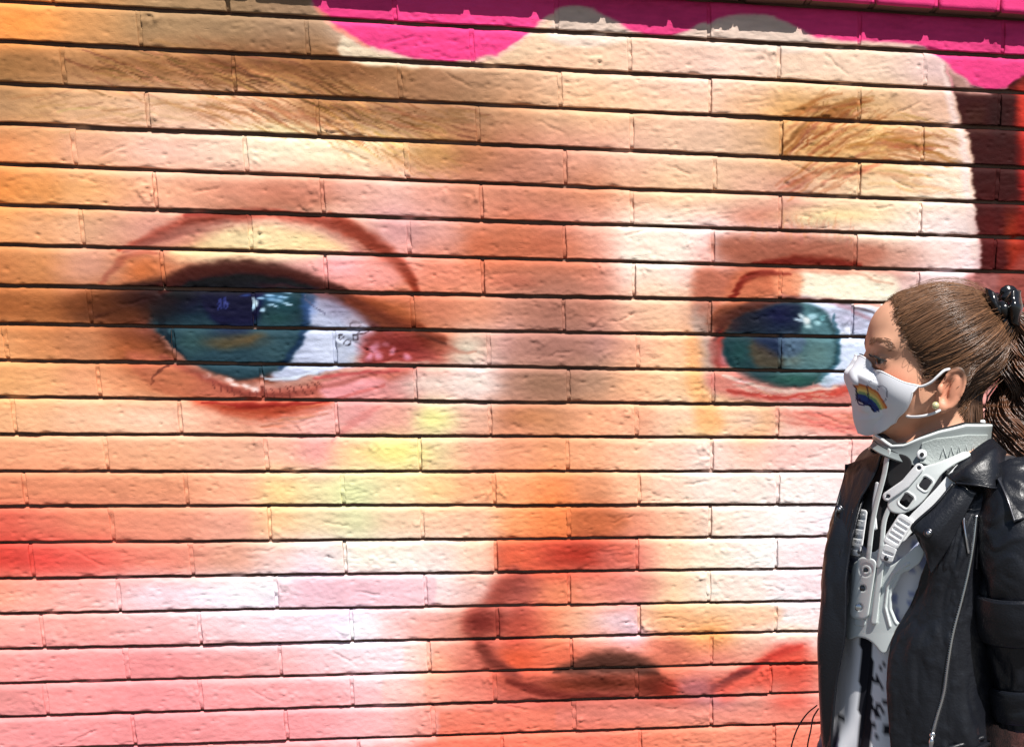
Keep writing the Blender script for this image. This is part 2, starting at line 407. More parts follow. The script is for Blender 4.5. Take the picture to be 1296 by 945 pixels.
    Hh([(985, 190), (1040, 185), (1090, 178)], 9, 62, (46, 26), (160, 92, 46), 70, 2.6, .75, 6, 22)
    Hh([(1000, 192), (1060, 180), (1100, 178)], 10, 60, (40, 20), (244, 200, 134), 36, 1.8, .7, 6, 23)
    Hh([(1070, 182), (1120, 180), (1170, 190)], 9, 62, (10, -24), (170, 104, 56), 46, 2.4, .7, 6, 24)
    Hh([(1090, 150), (1140, 146), (1180, 160)], 6, 50, (-6, -30), (190, 138, 76), 18, 2, .5, 6, 25)
    Hh([(990, 245), (1020, 228), (1075, 218)], 8, 54, (38, 28), (182, 100, 64), 34, 2.6, .6, 6, 26)
    Hh([(1090, 218), (1130, 222), (1180, 232)], 7, 54, (-4, -16), (206, 150, 96), 24, 2.4, .5, 6, 27)
    B(1060, 145, 26, 7, (170, 104, 52), .6, -10); B(1075, 149, 14, 4, (130, 72, 36), .7)
    B(960, 270, 40, 14, (216, 128, 100), .7); B(1060, 272, 70, 12, (250, 222, 150), .6); B(1030, 280, 26, 8, (220, 206, 150), .5)
    # --- right eye
    Y([(905, 300), (960, 296), (1040, 300), (1085, 306), (1120, 312), (1090, 336), (1000, 338), (920, 330)], (190, 104, 78), 12, .7)
    S([(960, 330), (1020, 326), (1085, 332)], [7, 11, 6], (156, 40, 22), .85, .9)
    B(1130, 320, 50, 18, (204, 138, 116), .6); B(1190, 320, 26, 20, (244, 210, 196), .6); B(930, 312, 30, 16, (206, 112, 82), .5)
    Hh([(940, 300), (1010, 300), (1080, 304)], 5, 24, (90, 84), (224, 140, 104), 46, 1.6, .5, 8, 31)
    Y([(884, 342), (915, 344), (940, 350), (920, 375), (905, 395), (892, 420), (880, 400), (878, 365)], (198, 112, 84), 8, .8)
    Y([(935, 345), (985, 342), (1010, 350), (1000, 366), (955, 382), (925, 384), (918, 370)], (206, 106, 70), 6, .8)
    S([(930, 375), (945, 352), (975, 344), (1000, 345)], [5, 6, 5, 3], (158, 34, 22), .8, .9)
    Y([(1010, 342), (1080, 344), (1130, 350), (1130, 378), (1060, 378), (1010, 370)], (255, 244, 216), 7, .9)
    Y([(985, 340), (1012, 345), (1012, 370), (985, 374)], (238, 146, 106), 6, .85)
    Y([(880, 388), (902, 386), (905, 440), (912, 500), (895, 510), (885, 470), (878, 430)], (186, 160, 148), 7, .8)
    Y([(866, 430), (884, 430), (890, 470), (905, 510), (915, 545), (885, 550), (872, 500)], (255, 172, 104), 9, .6)
    Y([(905, 392), (940, 382), (985, 376), (1010, 374), (980, 396), (935, 420), (908, 432), (900, 415)], (176, 84, 50), 6, .9)
    Y([(900, 428), (914, 416), (920, 440), (922, 462), (905, 464), (896, 446)], (164, 44, 40), 5, .9)
    B(916, 450, 8, 14, (214, 140, 150), .8)
    Y([(1010, 376), (1060, 384), (1110, 396), (1110, 490), (1070, 492), (1040, 486), (1040, 420)], (206, 218, 246), 5, 1)
    B(1075, 405, 26, 14, (166, 160, 184), .8, 15); B(1085, 460, 26, 30, (222, 234, 255), .7)
    S([(1010, 378), (1060, 386), (1100, 402)], [4, 6, 5], (150, 104, 116), .7, .9)
    S([(990, 374), (1030, 378), (1070, 380), (1110, 384)], [3, 4, 4, 3], (196, 120, 106), .8, .9)
    Y([(912, 440), (922, 415), (945, 396), (985, 385), (1025, 386), (1048, 400), (1058, 420), (1058, 450), (1050, 470), (1030, 486), (1000, 492), (960, 484), (930, 470), (918, 455)], (34, 66, 74), 4, 1)
    Y([(1010, 388), (1040, 395), (1054, 420), (1054, 450), (1042, 472), (1010, 478), (988, 470), (988, 430), (1010, 425)], (84, 128, 138), 6, .95)
    B(1030, 452, 22, 18, (104, 142, 138), .8); B(1000, 458, 14, 10, (138, 146, 130), .7)
    Y([(938, 398), (1010, 386), (1012, 422), (988, 428), (940, 424), (925, 418)], (20, 30, 52), 6, .9)
    B(985, 405, 26, 16, (10, 14, 58), .9); Y([(955, 428), (987, 428), (987, 452), (968, 448), (955, 438)], (18, 26, 70), 5, .85)
    Y([(988, 426), (1016, 428), (1008, 448), (988, 452)], (92, 116, 156), 5, .75)
    Y([(950, 432), (962, 436), (985, 452), (986, 466), (958, 462), (948, 446)], (112, 78, 46), 6, .75)
    B(935, 446, 14, 18, (30, 82, 80), .7); S([(1056, 400), (1060, 430), (1054, 466), (1036, 486)], [3, 5, 6, 4], (30, 84, 104), .7, .9)
    S([(918, 440), (926, 462), (950, 478), (985, 488), (1030, 488)], [3, 5, 5, 4, 3], (18, 56, 62), .8, .8)
    B(1010, 482, 36, 9, (52, 112, 98), .9)
    for hx, hy, a, b, c in [(1022, 408, 6, 6, (250, 255, 255)), (1016, 402, 5, 3, (220, 245, 255)), (1030, 402, 6, 4, (180, 225, 240)), (1036, 412, 5, 3, (170, 220, 230)), (1012, 408, 8, 2, (210, 235, 255)), (1024, 416, 6, 2.5, (200, 235, 240)), (1042, 404, 4, 4, (120, 190, 200)), (1072, 420, 5, 3, (250, 250, 255)), (1080, 424, 6, 2, (250, 250, 255)), (1066, 424, 4, 2, (240, 245, 255))]:
        B(hx, hy, a, b, c, .95, 10, .3)
    Y([(898, 472), (935, 470), (980, 488), (1030, 496), (1090, 486), (1100, 506), (1040, 512), (960, 508), (905, 498)], (226, 128, 116), 7, .85)
    S([(920, 476), (970, 492), (1020, 497), (1065, 490)], [3, 4, 4, 3], (238, 206, 190), .9, .8)
    S([(925, 496), (980, 503), (1040, 502), (1100, 494)], [4, 6, 7, 6], (206, 62, 52), .8, .9)
    S([(1030, 500), (1075, 494), (1100, 488)], [3, 8, 7], (226, 82, 66), .8, .8)
    Hh([(935, 490), (1000, 500), (1080, 496)], 3, 18, (-20, 10), (238, 180, 164), 40, 1.6, .7, 6, 32)
    Y([(985, 520), (1060, 522), (1100, 522), (1100, 548), (1040, 545), (1000, 535)], (238, 142, 124), 9, .8)
    Hh([(985, 522), (1040, 532), (1090, 540)], 6, 50, (-16, -8), (214, 104, 92), 26, 2.2, .6, 5, 33)
    B(945, 530, 24, 18, (240, 206, 194), .7); B(895, 530, 18, 22, (255, 176, 104), .6); B(880, 545, 30, 14, (255, 206, 140), .5)
    # --- nose tip, nostril, upper lip
    Y([(665, 645), (724, 645), (722, 676), (670, 678)], (246, 140, 84), 14, .6)
    Y([(726, 645), (790, 650), (780, 676), (726, 676)], (204, 104, 62), 14, .7)
    Y([(632, 690), (700, 688), (800, 690), (806, 716), (700, 720), (634, 718)], (222, 96, 72), 9, .6, False)
    B(735, 705, 40, 16, (196, 50, 36), .8); B(775, 708, 20, 12, (202, 104, 92), .6); B(665, 706, 22, 10, (240, 100, 66), .6)
    S([(655, 728), (630, 745), (614, 775), (608, 800), (614, 822), (632, 842), (656, 852)], [14, 26, 30, 28, 22, 15, 9], (196, 92, 76), .75, 1.0)
    B(645, 745, 26, 16, (188, 90, 76), .8); B(615, 790, 22, 14, (164, 54, 44), .8); B(660, 795, 30, 16, (206, 84, 64), .6)
    S([(606, 815), (622, 835), (640, 846)], [8, 9, 5], (110, 42, 32), .8, .9)
    B(700, 750, 36, 14, (250, 142, 100), .7); B(770, 748, 40, 12, (228, 130, 116), .6); B(820, 742, 26, 12, (222, 138, 116), .6)
    B(730, 785, 30, 16, (255, 190, 150), .7); B(775, 785, 34, 14, (240, 206, 214), .7)
    Y([(810, 768), (905, 770), (985, 768), (978, 792), (880, 796), (812, 796)], (255, 190, 142), 9, .6); B(850, 780, 30, 12, (255, 174, 112), .4); B(920, 775, 40, 9, (255, 214, 170), .5)
    B(690, 830, 70, 16, (238, 106, 74), .7); B(655, 832, 26, 14, (226, 84, 50), .7)
    Y([(700, 848), (720, 838), (760, 826), (800, 828), (826, 840), (836, 848), (800, 851), (730, 852)], (96, 54, 44), 10, .85)
    S([(700, 850), (735, 847), (800, 845), (838, 850)], [3, 6, 7, 4], (64, 34, 28), .7, 1.0)
    B(850, 820, 26, 16, (188, 94, 78), .7); B(830, 815, 20, 12, (240, 126, 100), .5)
    Y([(628, 858), (680, 860), (760, 856), (830, 858), (880, 862), (920, 856), (905, 872), (880, 882), (800, 880), (700, 882), (650, 876)], (186, 78, 60), 9, .7)
    S([(640, 862), (672, 872), (710, 880), (790, 882)], [6, 9, 8, 5], (124, 34, 30), .75, .9); B(760, 866, 60, 8, (150, 62, 40), .8); B(715, 870, 26, 7, (196, 76, 48), .6)
    B(830, 862, 18, 16, (124, 44, 30), .7); B(850, 872, 18, 12, (196, 48, 30), .7); B(885, 868, 24, 14, (184, 104, 108), .8)
    Y([(905, 866), (950, 845), (975, 824), (1005, 812), (1022, 820), (1012, 842), (980, 862), (940, 874), (915, 882)], (230, 78, 60), 11, .75)
    S([(930, 852), (965, 838), (990, 822), (1012, 818)], [5, 10, 11, 7], (204, 48, 40), .65, 1.0); B(940, 850, 20, 6, (120, 40, 40), .7, -20)
    S([(905, 868), (935, 852), (955, 846)], [4, 5, 3], (130, 60, 60), .6, .9)
    B(1005, 800, 30, 9, (255, 206, 160), .5)
    S([(205, 430), (232, 456), (262, 474)], [4, 6, 4], (160, 90, 70), .7, .9); B(425, 388, 34, 12, (134, 122, 148), .7, 22); B(452, 408, 16, 12, (170, 150, 164), .7, 30)
    B(150, 385, 62, 16, (84, 44, 32), .65); B(128, 400, 40, 9, (96, 56, 42), .5); B(205, 474, 52, 18, (178, 100, 70), .5, 10); B(110, 430, 40, 22, (206, 140, 100), .4)
    S([(165, 318), (230, 290), (300, 276), (390, 282), (450, 304), (505, 345)], [14, 24, 26, 24, 30, 20], (196, 116, 100), .4, 1.0)
    S([(118, 402), (165, 382), (228, 355), (290, 343), (350, 346), (410, 363), (460, 387), (512, 414), (562, 436)], [4, 9, 12, 12, 11, 9, 9, 8, 4], (58, 26, 24), .7, 1.0)
    S([(560, 440), (582, 446), (600, 446)], [7, 5, 2], (190, 96, 76), .5, 1.0)
    S([(904, 428), (924, 404), (955, 388), (1000, 379), (1050, 381), (1104, 393)], [5, 8, 9, 7, 5, 3], (52, 26, 26), .7, 1.0)
    S([(938, 356), (975, 345), (1030, 342), (1085, 347), (1130, 360)], [3, 5, 5, 5, 3], (186, 108, 84), .5, 1.0)
    Hh([(100, 82), (230, 86), (430, 104)], 13, 60, (-16, -26), (104, 62, 34), 70, 1.6, .7, 5, 41)
    Hh([(130, 86), (300, 96), (470, 112)], 13, 50, (-18, -28), (216, 156, 100), 50, 1.4, .7, 5, 42)
    Hh([(230, 128), (330, 138), (420, 158)], 10, 64, (-20, -34), (168, 104, 62), 44, 1.6, .7, 5, 43)
    Hh([(390, 132), (480, 146), (590, 158)], 13, 46, (-26, -14), (112, 66, 36), 60, 1.6, .65, 6, 44)
    Hh([(0, 140), (90, 146), (180, 140)], 10, 56, (8, -4), (160, 112, 72), 30, 1.6, .5, 5, 45)
    B(985, 440, 62, 46, (58, 78, 86), .28, 0, .3); B(938, 406, 34, 18, (34, 26, 30), .55); B(915, 412, 20, 12, (110, 50, 36), .5)
    B(285, 425, 80, 40, (50, 72, 84), .22, 0, .3)
    # --- second coat: the deep tones that pull the features together
    S([(235, 284), (300, 271), (370, 272), (430, 286), (470, 308), (505, 336), (530, 372)], [5, 9, 9, 14, 18, 13, 6], (140, 48, 32), .6, .95)
    S([(170, 312), (230, 292), (290, 280)], [6, 10, 6], (150, 78, 66), .6, .95); B(375, 255, 60, 12, (176, 100, 76), .6); B(300, 258, 60, 9, (190, 112, 84), .5)
    B(150, 390, 50, 22, (112, 56, 30), .75); B(185, 378, 42, 16, (44, 22, 22), .8); B(165, 425, 40, 14, (140, 70, 44), .6, 20); B(205, 395, 26, 18, (22, 22, 30), .7)
    S([(200, 366), (235, 346), (290, 335), (345, 338), (400, 354), (440, 372)], [9, 14, 15, 14, 11, 5], (78, 32, 26), .7, .95)
    S([(440, 380), (480, 396), (520, 414), (560, 430)], [8, 16, 15, 8], (140, 58, 36), .7, .95); B(490, 430, 36, 7, (134, 48, 42), .5)
    S([(205, 452), (255, 474), (310, 497), (370, 496), (430, 482), (480, 470)], [6, 8, 9, 8, 6, 3], (158, 70, 58), .55, .95)
    S([(165, 455), (195, 485), (240, 500), (310, 507)], [6, 10, 9, 5], (176, 92, 62), .6, .95)
    B(690, 385, 44, 26, (160, 98, 82), .3); B(690, 440, 40, 26, (156, 102, 90), .3); B(690, 490, 46, 20, (140, 100, 78), .4); B(640, 320, 44, 18, (196, 96, 62), .4); B(700, 245, 60, 20, (194, 118, 84), .35)
    B(560, 130, 70, 26, (156, 106, 68), .3); B(420, 90, 70, 16, (146, 92, 54), .4); B(240, 88, 90, 14, (156, 104, 64), .3)
    Y([(905, 302), (960, 298), (1050, 302), (1110, 310), (1095, 334), (1000, 336), (918, 328)], (160, 80, 60), 12, .35); S([(950, 330), (1010, 328), (1085, 334)], [5, 8, 5], (128, 26, 16), .7, .9)
    Y([(886, 344), (930, 346), (918, 378), (898, 400), (884, 392)], (176, 92, 70), 9, .6); S([(928, 378), (944, 356), (972, 346), (1000, 346)], [6, 8, 6, 4], (140, 36, 24), .7, .9)
    S([(905, 412), (930, 398), (965, 388), (1000, 380)], [8, 9, 9, 5], (96, 44, 34), .6, .95); B(900, 440, 9, 24, (176, 130, 120), .6)
    S([(655, 728), (632, 746), (614, 776), (608, 802), (614, 824), (634, 844), (656, 856)], [12, 22, 26, 24, 18, 14, 8], (170, 70, 58), .7, 1.0)
    B(615, 790, 20, 14, (132, 40, 36), .6); B(655, 745, 26, 14, (156, 70, 62), .5); S([(606, 820), (622, 838), (648, 852)], [13, 17, 11], (120, 50, 42), .6, 1.0)
    Y([(706, 848), (725, 838), (762, 827), (798, 829), (822, 839), (836, 848), (790, 851), (735, 852)], (92, 52, 42), 9, .8)
    S([(640, 862), (690, 876), (740, 880), (800, 878), (850, 876)], [8, 12, 12, 12, 8], (150, 60, 48), .45, 1.0); B(760, 864, 70, 9, (110, 44, 30), .75); B(835, 866, 20, 14, (104, 36, 26), .6)
    S([(905, 872), (940, 854), (972, 836)], [5, 7, 5], (140, 52, 48), .6, .95); B(890, 870, 24, 12, (166, 92, 96), .6)
    # squared-off paint edges, left of the mouth
    for (a, b, c0, c1) in [((526, 858), (552, 898), (255, 186, 172), (250, 146, 106)), ((545, 818), (556, 852), (255, 206, 190), (240, 150, 116))]:
        Y([(a[0] - 40, a[1]), (b[0] - 12, a[1]), (b[0] - 14, b[1]), (a[0] - 40, b[1])], c0, 3, .5, False)
    Y([(553, 898), (700, 894), (700, 945), (553, 945)], (252, 124, 94), 3, .5, False)
    Y([(500, 900), (551, 898), (551, 938), (500, 940)], (255, 178, 168), 3, .5, False)
    Y([(350, 735), (545, 728), (545, 768), (354, 772)], (240, 190, 200), 3, .75, False)
    B(470, 795, 26, 16, (255, 248, 252), .8); B(320, 745, 50, 16, (255, 246, 244), .5); B(420, 700, 26, 16, (252, 232, 230), .7)
    # --- rim of the hood, dark inside, red beyond
    Y([(1190, 40), (1196, 90), (1212, 130), (1226, 190), (1234, 250), (1238, 300), (1236, 420), (1420, 420), (1420, 20)], (62, 20, 18), 3, 1, False)
    B(1238, 150, 22, 26, (70, 34, 26), .8); B(1262, 150, 14, 28, (40, 12, 10), .6)
    Y([(1276, 110), (1288, 118), (1284, 200), (1290, 260), (1276, 300), (1272, 345), (1420, 345), (1420, 110)], (160, 30, 22), 8, .9, False)
    B(1296, 140, 10, 50, (230, 60, 44), .9); B(1297, 215, 8, 50, (220, 40, 40), .8); B(1280, 300, 14, 40, (190, 56, 30), .8); B(1252, 300, 20, 50, (110, 24, 20), .7)
    Y([(1228, 348), (1300, 352), (1400, 352), (1400, 380), (1260, 420), (1232, 420)], (176, 104, 100), 6, .9)
    Y([(1270, 348), (1400, 350), (1400, 700), (1270, 700)], (172, 76, 66), 8, .8)
    S([(1192, 75), (1203, 125), (1217, 190), (1226, 250), (1230, 320)], [7, 9, 9, 9, 9], (246, 214, 206), .85, .9)
    Y([(1196, 66), (1235, 70), (1255, 118), (1210, 118), (1198, 95)], (186, 138, 126), 5, .95, False)
    S([(1198, 70), (1200, 90), (1207, 116)], [3, 3, 3], (250, 160, 170), .7, .9)
    # --- pink scalloped border
    sc = [(340, -60), (372, -20), (395, 5), (430, 35), (470, 58), (520, 74), (575, 80), (625, 70), (660, 48), (690, 20), (708, 11), (727, 8), (750, 12), (775, 24), (800, 40), (825, 49), (850, 47), (875, 36), (905, 25), (940, 19), (975, 22), (1005, 36), (1030, 49), (1060, 53), (1110, 54), (1150, 56), (1172, 60), (1188, 71), (1208, 88), (1230, 106), (1250, 114), (1270, 111), (1296, 94), (1330, 90), (1360, 110), (1420, 60)]
    Y([(440, 42), (470, 58), (540, 78), (600, 80), (600, 86), (445, 80)], (232, 210, 180), 3, .9)
    Y([(560, 84), (700, 40), (720, 10), (780, 20), (800, 50), (700, 66), (640, 84)], (240, 206, 170), 10, .6)
    for bump in ([(690, 40), (708, 11), (727, 8), (750, 12), (775, 24), (800, 46), (760, 60), (700, 56)], [(850, 56), (880, 34), (905, 25), (940, 19), (975, 22), (1010, 40), (1040, 60), (960, 66)]):
        Y(bump, (232, 206, 190), 4, .9)
    P.stroke(sc[2:-4], 7, (255, 190, 190), .55, .9)
    Y(sc + [(1420, -200), (340, -200)], (255, 66, 138), 2.2, 1, False)
    S([(398, 10), (432, 38), (470, 60)], [4, 6, 3], (255, 120, 90), .5, .9)
    return P.c

def pigment(X, Z, jx=0.0, jy=0.0, gain=1.0):
    """albedo of the painted wall at wall position (X, Z)"""
    x, y = wall_to_sheet(X, Z)
    # the spray and brush edges wander, and each brick takes the paint a little differently
    w1, w2 = fbm(x / 17, y / 9, x * 0 + 1.7, 3) - .5, fbm(x / 15 + 31, y / 10, x * 0 + 5.1, 3) - .5
    st = fbm(x / 34 + y / 60, y / 3.4 - x / 40, x * 0 + 2.2, 2) - .5
    x = x + 6.5 * w1 + 6 * st + jx
    y = y + 5.5 * w2 + 1.2 * st + jy
    c = np.empty((len(X), 3))
    for k in range(0, len(X), 400000):
        c[k:k + 400000] = paint_mural(x[k:k + 400000], y[k:k + 400000])
    # roller and brush unevenness of the paint film itself
    n = fbm(X * 55, Z * 160, X * 0 + 3.3, 3) - .5
    m = fbm(X * 9 + 50, Z * 9, X * 0 + 7.1, 2) - .5
    c = c * (1 + .12 * n[:, None] + .08 * m[:, None] + .10 * st[:, None]) * np.reshape(gain, (-1, 1))
    lum = (c @ np.array([.3, .59, .11]))[:, None]
    want = np.where(lum > 168, 168 + (lum - 168) * 1.06, lum - 10 * smooth(20, 80, lum) * smooth(130, 90, lum))
    c = want + (c - lum) * .93 * np.clip(want / np.maximum(lum, 1), .85, 1.05)
    return np.clip((lin(np.clip(c, 0, 255) / 255) - .005) * PAINT_K, 0.003, .88)

PAINT_K = 0.80
# ------------------------------------------------------------------ ground
mat_paving = new_mat('concrete_paving', (.065, .063, .06), .85, bump=(60, .3, .004))
mat_paint = new_mat('mural_paint', rough=.72, attr='paint', bump=(380, .4, .0012), spec=.12)

_nt = mat_paint.node_tree                                 # trowel drags and pinholes under the paint film
_b = _nt.nodes['Principled BSDF']
_tc = next(n for n in _nt.nodes if n.type == 'TEX_COORD')
_bp = next(n for n in _nt.nodes if n.type == 'BUMP')
_mp = _nt.nodes.new('ShaderNodeMapping')
_mp.inputs['Scale'].default_value = (70, 70, 330)
_nt.links.new(_tc.outputs['Object'], _mp.inputs['Vector'])
_nz = _nt.nodes.new('ShaderNodeTexNoise')
_nz.inputs['Scale'].default_value = 1.0
_nz.inputs['Detail'].default_value = 4
_oi = _nt.nodes.new('ShaderNodeObjectInfo')
_nz.noise_dimensions = '4D'
_ml = _nt.nodes.new('ShaderNodeMath'); _ml.operation = 'MULTIPLY'; _ml.inputs[1].default_value = 40
_nt.links.new(_oi.outputs['Random'], _ml.inputs[0])
_nt.links.new(_ml.outputs[0], _nz.inputs['W'])
_nt.links.new(_mp.outputs[0], _nz.inputs['Vector'])
_mr = _nt.nodes.new('ShaderNodeMapRange')
_mr.inputs['From Min'].default_value, _mr.inputs['From Max'].default_value = .20, .36
_nt.links.new(_nz.outputs['Fac'], _mr.inputs['Value'])
_b2 = _nt.nodes.new('ShaderNodeBump')
_b2.inputs['Strength'].default_value = .35
_b2.inputs['Distance'].default_value = .0022
_nt.links.new(_mr.outputs['Result'], _b2.inputs['Height'])
_nt.links.new(_bp.outputs['Normal'], _b2.inputs['Normal'])
_nt.links.new(_b2.outputs['Normal'], _b.inputs['Normal'])

# ------------------------------------------------------------------ brick wall
wall = empty('brick_wall', (2.0, 0, 0), 'brick wall painted with a huge mural of a face under a pink scalloped border', 'wall')
WX = 2.0
# measured unevenness of the courses (offset, slope) in course heights
BED = {0: (.033, -.0057), 1: (-.008, -.004), 2: (-.001, -.0072), 3: (-.021, .0102), 4: (-.005, .0087), 5: (-.002, .0043), 6: (.001, .003), 7: (.037, -.0115), 8: (.036, -.0104), 9: (.007, -.0004), 10: (-.011, .0038), 11: (-.022, .0005), 12: (-.003, -.0009), 13: (-.036, .0116), 14: (-.022, .0037), 15: (-.011, -.0003), 16: (-.009, .0053), 17: (.017, -.0066), 18: (.023, -.0021), 19: (.008, -.0037), 20: (.016, -.003)}
OFF = {0: -.024, 1: .02, 2: -.013, 3: .036, 4: -.015, 5: .032, 6: -.016, 7: .02, 8: .007, 9: .03, 10: -.003, 11: .02, 12: .008, 13: .014, 14: -.004, 15: .014, 16: 0, 17: .012, 18: -.03, 19: .017, -1: .01}

def bed_v(k, u):
    a, b = BED.get(k, (0, 0))
    return k + a + b * u + .02 * (noise3(np.asarray(u) * 1.3 + 9, np.full_like(np.asarray(u, float), k * 3.7), np.zeros_like(np.asarray(u, float))) - .5)

GAP, HEADGAP = .0060, .0066
JIT = {}
def joint_u(row, j):
    if (row, j) not in JIT:
        JIT[(row, j)] = random.Random(row * 131 + int(j * 2) * 17).gauss(0, .006)
    return j + OFF.get(row, 0) + JIT[(row, j)]

def brick_surface(x0, x1, row, seed, step=.0030):
    """front of one brick as a grid: rounded worn arrises, drag marks, pits, lumps of old mortar"""
    r = np.random.default_rng(seed)
    e = np.array([0, .0010, .0022, .0038, .0058, .0080])
    nx = max(4, int((x1 - x0 - .014) / step)); nz = max(4, int((VB - GAP - .014) / step))
    sx = np.concatenate([e, np.linspace(.010, x1 - x0 - .010, nx), (x1 - x0) - e[::-1]])
    h = VB - GAP
    sz = np.concatenate([e, np.linspace(.010, h - .010, nz), h - e[::-1]])
    A, Bz = np.meshgrid(sx, sz / h)
    X = x0 + A
    u = X / UB
    top = GROUND - bed_v(row, u) * VB - GAP / 2
    bot = GROUND - bed_v(row + 1, u) * VB + GAP / 2
    # wandering arrises
    top = top + .0016 * (fbm(X * 24, X * 0 + seed * 1.7, X * 0, 3) - .5)
    bot = bot + .0030 * (fbm(X * 30, X * 0 + seed * 2.3 + 40, X * 0, 3) - .5)
    Z = bot + (top - bot) * Bz
    X = X + .0022 * (fbm(Z * 40, X * 0 + seed, X * 0 + 8, 2) - .5) * np.where(np.minimum(A, x1 - x0 - A) < .02, 1, 0)
    dL, dR, dB, dT = A, (x1 - x0) - A, Bz * h, (1 - Bz) * h
    def rnd(d, rad):
        q = np.clip(rad - d, 0, None)
        return rad - np.sqrt(np.maximum(rad * rad - q * q, 0))
    rt = .0125 + .006 * (fbm(X * 18 + 5, X * 0 + seed, X * 0 + 1, 2) - .4)
    rb = .0012 + .0018 * (fbm(X * 25 + 9, X * 0 + seed, X * 0 + 2, 2) - .4)
    y = np.maximum.reduce([rnd(dL, .003), rnd(dR, .003), rnd(dB, rb), .66 * rnd(dT, rt)])
    # relief
    s0 = seed * 3.1
    rough = fbm(X * 45, Z * 110, X * 0 + s0, 3) - .5
    y = y - .0014 * rough - .0010 * (noise3(X * 170, Z * 240, X * 0 + s0 + 4) - .5) - .0010 * (fbm(X * 10, Z * 14, X * 0 + s0 + 2, 2) - .5)
    drag = fbm(X * 30 + Z * 40, Z * 210 - X * 30, X * 0 + s0 + 5, 2)
    y = y + .0012 * smooth(.64, .80, drag) * smooth(.4, .6, fbm(X * 6, Z * 6, X * 0 + s0 + 6, 2))
    for _ in range(int(r.integers(5, 14))):                # pits
        px, pz = r.uniform(x0 + .01, x1 - .01), r.uniform(Z.min() + .006, Z.max() - .006)
        a, b = r.uniform(.002, .0055), r.uniform(.0017, .0030)
        y = y + r.uniform(.0012, .003) * np.exp(-(((X - px) / a) ** 2 + ((Z - pz) / b) ** 2))
    for _ in range(int(r.integers(0, 3))):                # crusts of mortar smeared on the face
        px, pz = r.choice([x0 + .012, x1 - .014, r.uniform(x0, x1)]), r.uniform(Z.min() + .01, Z.max() - .01)
        m = np.exp(-(((X - px) / r.uniform(.010, .024)) ** 2 + ((Z - pz) / r.uniform(.008, .02)) ** 2))
        y = y - .0042 * m * np.clip(fbm(X * 120, Z * 130, X * 0 + s0 + 9, 2) - .38, 0, 1) * 2
    for _ in range(int(r.integers(1, 4))):                # chips along the lower arris
        px = r.uniform(x0 + .01, x1 - .01)
        a = r.uniform(.004, .014)
        y = y + r.uniform(.001, .003) * np.exp(-((X - px) / a) ** 2 - (dB / .0035) ** 2)
    if r.random() < .28:                                  # a crack or a scar wandering over the face
        px, pz, ang = r.uniform(x0 + .03, x1 - .05), r.uniform(Z.min() + .02, Z.max() - .012), r.uniform(-.7, .5)
        d = np.abs((Z - pz) - (X - px) * ang - .008 * (fbm(X * 60, X * 0 + s0, X * 0, 2) - .5))
        y = y + .0024 * np.exp(-(d / .0016) ** 2) * smooth(.03, .02, np.abs(X - px))
    y = y + r.normal(0, .0008) + (A / (x1 - x0) - .5) * r.normal(0, .0008)
    return X, y, Z

def grid_faces(nr, nc, base=0, flip=False):
    i = np.arange(nr - 1)[:, None] * nc + np.arange(nc - 1)[None, :]
    q = np.stack([i, i + 1, i + nc + 1, i + nc], -1).reshape(-1, 4) + base
    return q[:, ::-1] if flip else q

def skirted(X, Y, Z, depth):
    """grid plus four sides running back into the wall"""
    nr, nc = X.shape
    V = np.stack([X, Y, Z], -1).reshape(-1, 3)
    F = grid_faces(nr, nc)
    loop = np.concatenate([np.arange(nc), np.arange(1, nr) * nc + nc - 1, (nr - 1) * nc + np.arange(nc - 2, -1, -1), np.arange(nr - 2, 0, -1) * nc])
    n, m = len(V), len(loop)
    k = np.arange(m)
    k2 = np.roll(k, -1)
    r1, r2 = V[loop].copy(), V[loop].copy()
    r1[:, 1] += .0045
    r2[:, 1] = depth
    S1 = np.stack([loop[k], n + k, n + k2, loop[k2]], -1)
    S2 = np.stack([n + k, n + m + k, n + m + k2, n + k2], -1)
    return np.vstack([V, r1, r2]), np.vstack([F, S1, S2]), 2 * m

pieces, coarse, heads = [], [], []
ROWS_VIEW = range(-1, 21)
seed = 100
for row in range(-7, 25):
    if row in (-2, -3): continue                          # the sill course stands here
    for j in np.arange(-7, 13) + (0 if row % 2 == 0 else .5):
        seed += 1
        ua, ub = joint_u(row, j), joint_u(row, j + 1)
        x0, x1 = ua * UB + HEADGAP / 2, ub * UB - HEADGAP / 2
        seen = row in ROWS_VIEW and ub > -1.42 + 0 * row and ua < 6.05
        if seen:
            pieces.append((skirted(*brick_surface(x0, x1, row, seed), .03)))
        else:
            coarse.append((skirted(*brick_surface(x0, x1, row, seed, .02), .03)))
        # mortar of the head joint left of this brick, nearly flush
        hh = np.linspace(0, 1, 16)[None, :].repeat(5, 0).T
        ww = np.linspace(-.0055, .0055, 5)[None, :].repeat(16, 0)
        Xh = ua * UB + ww
        vt, vb = bed_v(row, ua), bed_v(row + 1, ua)
        Zt, Zb = GROUND - vt * VB - GAP / 2 - .001, GROUND - vb * VB + GAP / 2 + .001
        Zh = Zb + (Zt - Zb) * hh
        deep = .0020 + .0042 * random.Random(seed).random()
        Yh = deep - .0085 * (fbm(Xh * 90, Zh * 120, Xh * 0 + seed, 3) - .45) + .002 * smooth(.85, 1, np.abs(hh * 2 - 1))
        heads.append(skirted(Xh, Yh, Zh, .03))

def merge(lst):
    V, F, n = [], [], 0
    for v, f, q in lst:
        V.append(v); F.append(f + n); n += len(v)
    recess = np.concatenate([np.arange(len(v)) >= len(v) - q for v, f, q in lst])
    return np.vstack(V), np.vstack(F), recess

